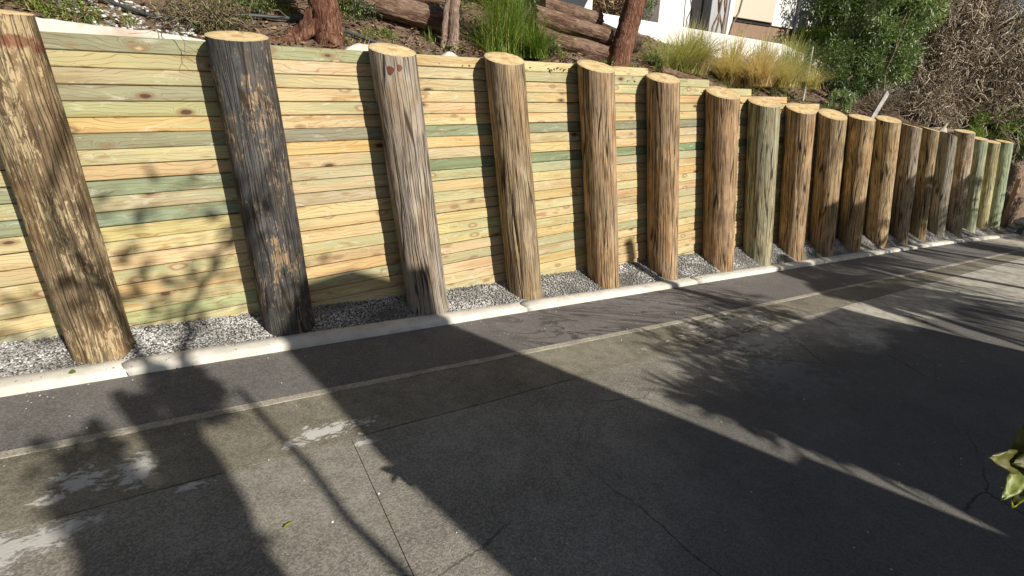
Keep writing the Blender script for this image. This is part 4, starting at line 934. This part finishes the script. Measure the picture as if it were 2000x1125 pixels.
prism('shadow_wing_roof', [(5.93, 2.662), (7.05, 2.94), (9.57, 2.803), (9.57, 2.83), (7.05, 2.97), (5.93, 2.69)], YB - 3.6, YB + .05, M['roof'], th, off)
o = link('flue', mesh_np('flue', *tube([(8.68 - 5, -.3, 3.3), (8.62 - 5, -.3, 5.45)], .085, .085, 12), smooth=True), M['metal'], th)
gt = empty('added_shade_gate', (5.8, YB, gz(5.8)), label='unseen tall boards added to block the sun between the narrow bay and the low wing', cat='gate')  # invented to shut out sun between bay and wing
for i in range(5): box('board', -.53 + .135 * i, -.53 + .135 * i + .131, -.03, .0, .1, (2.25 if i == 1 else 3.0) + .03 * (i % 3), M['oldwood'], gt, 0)
# hedge in the gap and in front of the low wing
p = np.array([6.0, -7.1, -.0]); shrub('gap_hedge', 'leafy hedge in the gap between the tall bay and the low wing', 'hedge', p, [(p + [.0, 0, 2.5], (.55, .25, .30), 16, 34), (p + [1.0, 0, 2.85], (.8, .25, .25), 16, 30), (p + [2.3, 0, 2.95], (.8, .25, .25), 10, 22), (p + [.2, .1, 1.3], (.55, .3, .6), 16, 60), (p + [-.53, .1, 2.2], (.14, .2, .45), 16, 20)], 'green_mid', .24, .035, stems=2)
# unseen tree added and shaped to cast the viewer-like shadow at left
p = np.array([2.5, -7.4, -.25]); b0 = p
segs = [(wiggle(b0 + [.0, 0, 0], b0 + [.05, 0, 4.3], 9, .02), .05, .035, 7), (wiggle(b0 + [.17, 0, 0], b0 + [.20, .1, 4.4], 9, .03), .075, .05, 7), (curve([b0, b0 + [.0, 0, 1.5], b0 + [.05, 0, 3.0], b0 + [.3, 0, 4.4]], 6, .02), .13, .07, 9), (curve([b0 + [.05, 0, 2.6], b0 + [.3, .1, 3.8], b0 + [.45, .1, 4.9], b0 + [.30, .1, 5.8], b0 + [.6, .1, 6.6]], 6, .02), .055, .02, 7),
        (curve([b0 + [.2, 0, 3.6], b0 + [.8, 0, 4.8], b0 + [1.2, .1, 5.5], b0 + [1.7, 0, 6.2]], 6, .02), .05, .015, 7), (curve([b0 + [.05, 0, 2.2], b0 + [-.5, 0, 3.6], b0 + [-.9, .1, 5.0]], 6, .02), .04, .015, 6), (curve([b0 + [.05, 0, 1.8], b0 + [.45, .1, 2.8], b0 + [.75, .1, 4.2]], 6, .02), .04, .02, 6)]
crown = multi(b0 + [-.08, 0, 2.9], (.17, .2, 1.35), 36, 85, .13, .07, .42) + multi(b0 + [.12, 0, 3.3], (.12, .2, .9), 8, 14, .12, .06, .4) + multi(b0 + [.5, 0, 4.3], (.16, .2, .22), 5, 50, .14, .07, .5) + multi(b0 + [.9, 0, 5.5], (1.0, .4, .7), 16, 10, .14, .06, .25)
tree('added_shade_tree', 'unseen slender leafy tree added beside the tall bay to cast the shadow at lower left', 'tree', b0, segs, 'bark_dark', crown, 'green_mid')
# palms whose fronds streak the drive
def palm(label, base, H, nf, L, seed, low=.2):
    b = np.array(base, float); t = empty('palm_tree', tuple(b), label=label, cat='palm tree', group='palms across the drive')
    link('trunk', mesh_np('trunk', *tube(curve([(0, 0, 0), (.1, 0, H * .5), (.05, 0, H)], 8, .01), .15, .11, 12), smooth=True), M['bark_grey'], t)
    for q in range(nf):
        az = 6.283 * q / nf + random.uniform(-.2, .2); el = random.uniform(low, 1.25); LL = L * random.uniform(.8, 1.1); m_ = 26
        P = []; 
        for i in range(m_):
            s_ = i / (m_ - 1); r_ = LL * (math.cos(el) * s_ + .18 * s_ * s_); z = LL * (math.sin(el) * s_ - (.55 + .3 * math.cos(el)) * s_ * s_)
            P.append((math.cos(az) * r_ + .05, math.sin(az) * r_, H + z))
        P = np.array(P); tan = nrm(np.gradient(P, axis=0)); sd_ = nrm(np.cross(tan, [0, 0, 1.])); base_ = P[3:]; parts = [tube(P, .016, .004, 4, .3)]
        for sg in (1, -1):
            D = sd_[3:] * sg + tan[3:] * .6 + np.array([0, 0, -.35]); ll = LL * .34 * (1 - np.linspace(0, 1, m_ - 3) ** 2 * .7)
            parts.append(leaves(base_, D, ll, .035, up=np.array([0, 0, 1.]), bend=.25))
        link('frond', mesh_np('frond', *join(parts)), M['green_mid'], t)
palm('palm with the lowest crown nearest to the low wing', (11.6, -8.6, gz(11.6)), 4.6, 20, 1.9, 1)
palm('taller palm right of the lowest one across the drive', (14.2, -8.0, gz(14.2)), 5.4, 22, 2.1, 2)
palm('farther palm down the drive', (17.4, -7.6, gz(17)), 5.6, 22, 2.1, 3)
palm('most distant palm across the drive', (21.0, -7.4, gz(21)), 5.6, 20, 2.1, 4)
p = np.array([19.8, -6.6, gz(20)]); shrub('roadside_tree', 'dense round tree across the drive near its far end', 'tree', p, [(p + [0, 0, 2.9], (1.3, 1.0, 1.2), 40, 120)], 'green_dark', .2, .09)
p = np.array([25.5, -7.0, gz(25)]); shrub('roadside_tree', 'dense dark tree where the drive leaves the view', 'tree', p, [(p + [0, 0, 3.2], (2.2, 1.6, 2.2), 60, 150)], 'green_dark', .2, .09)
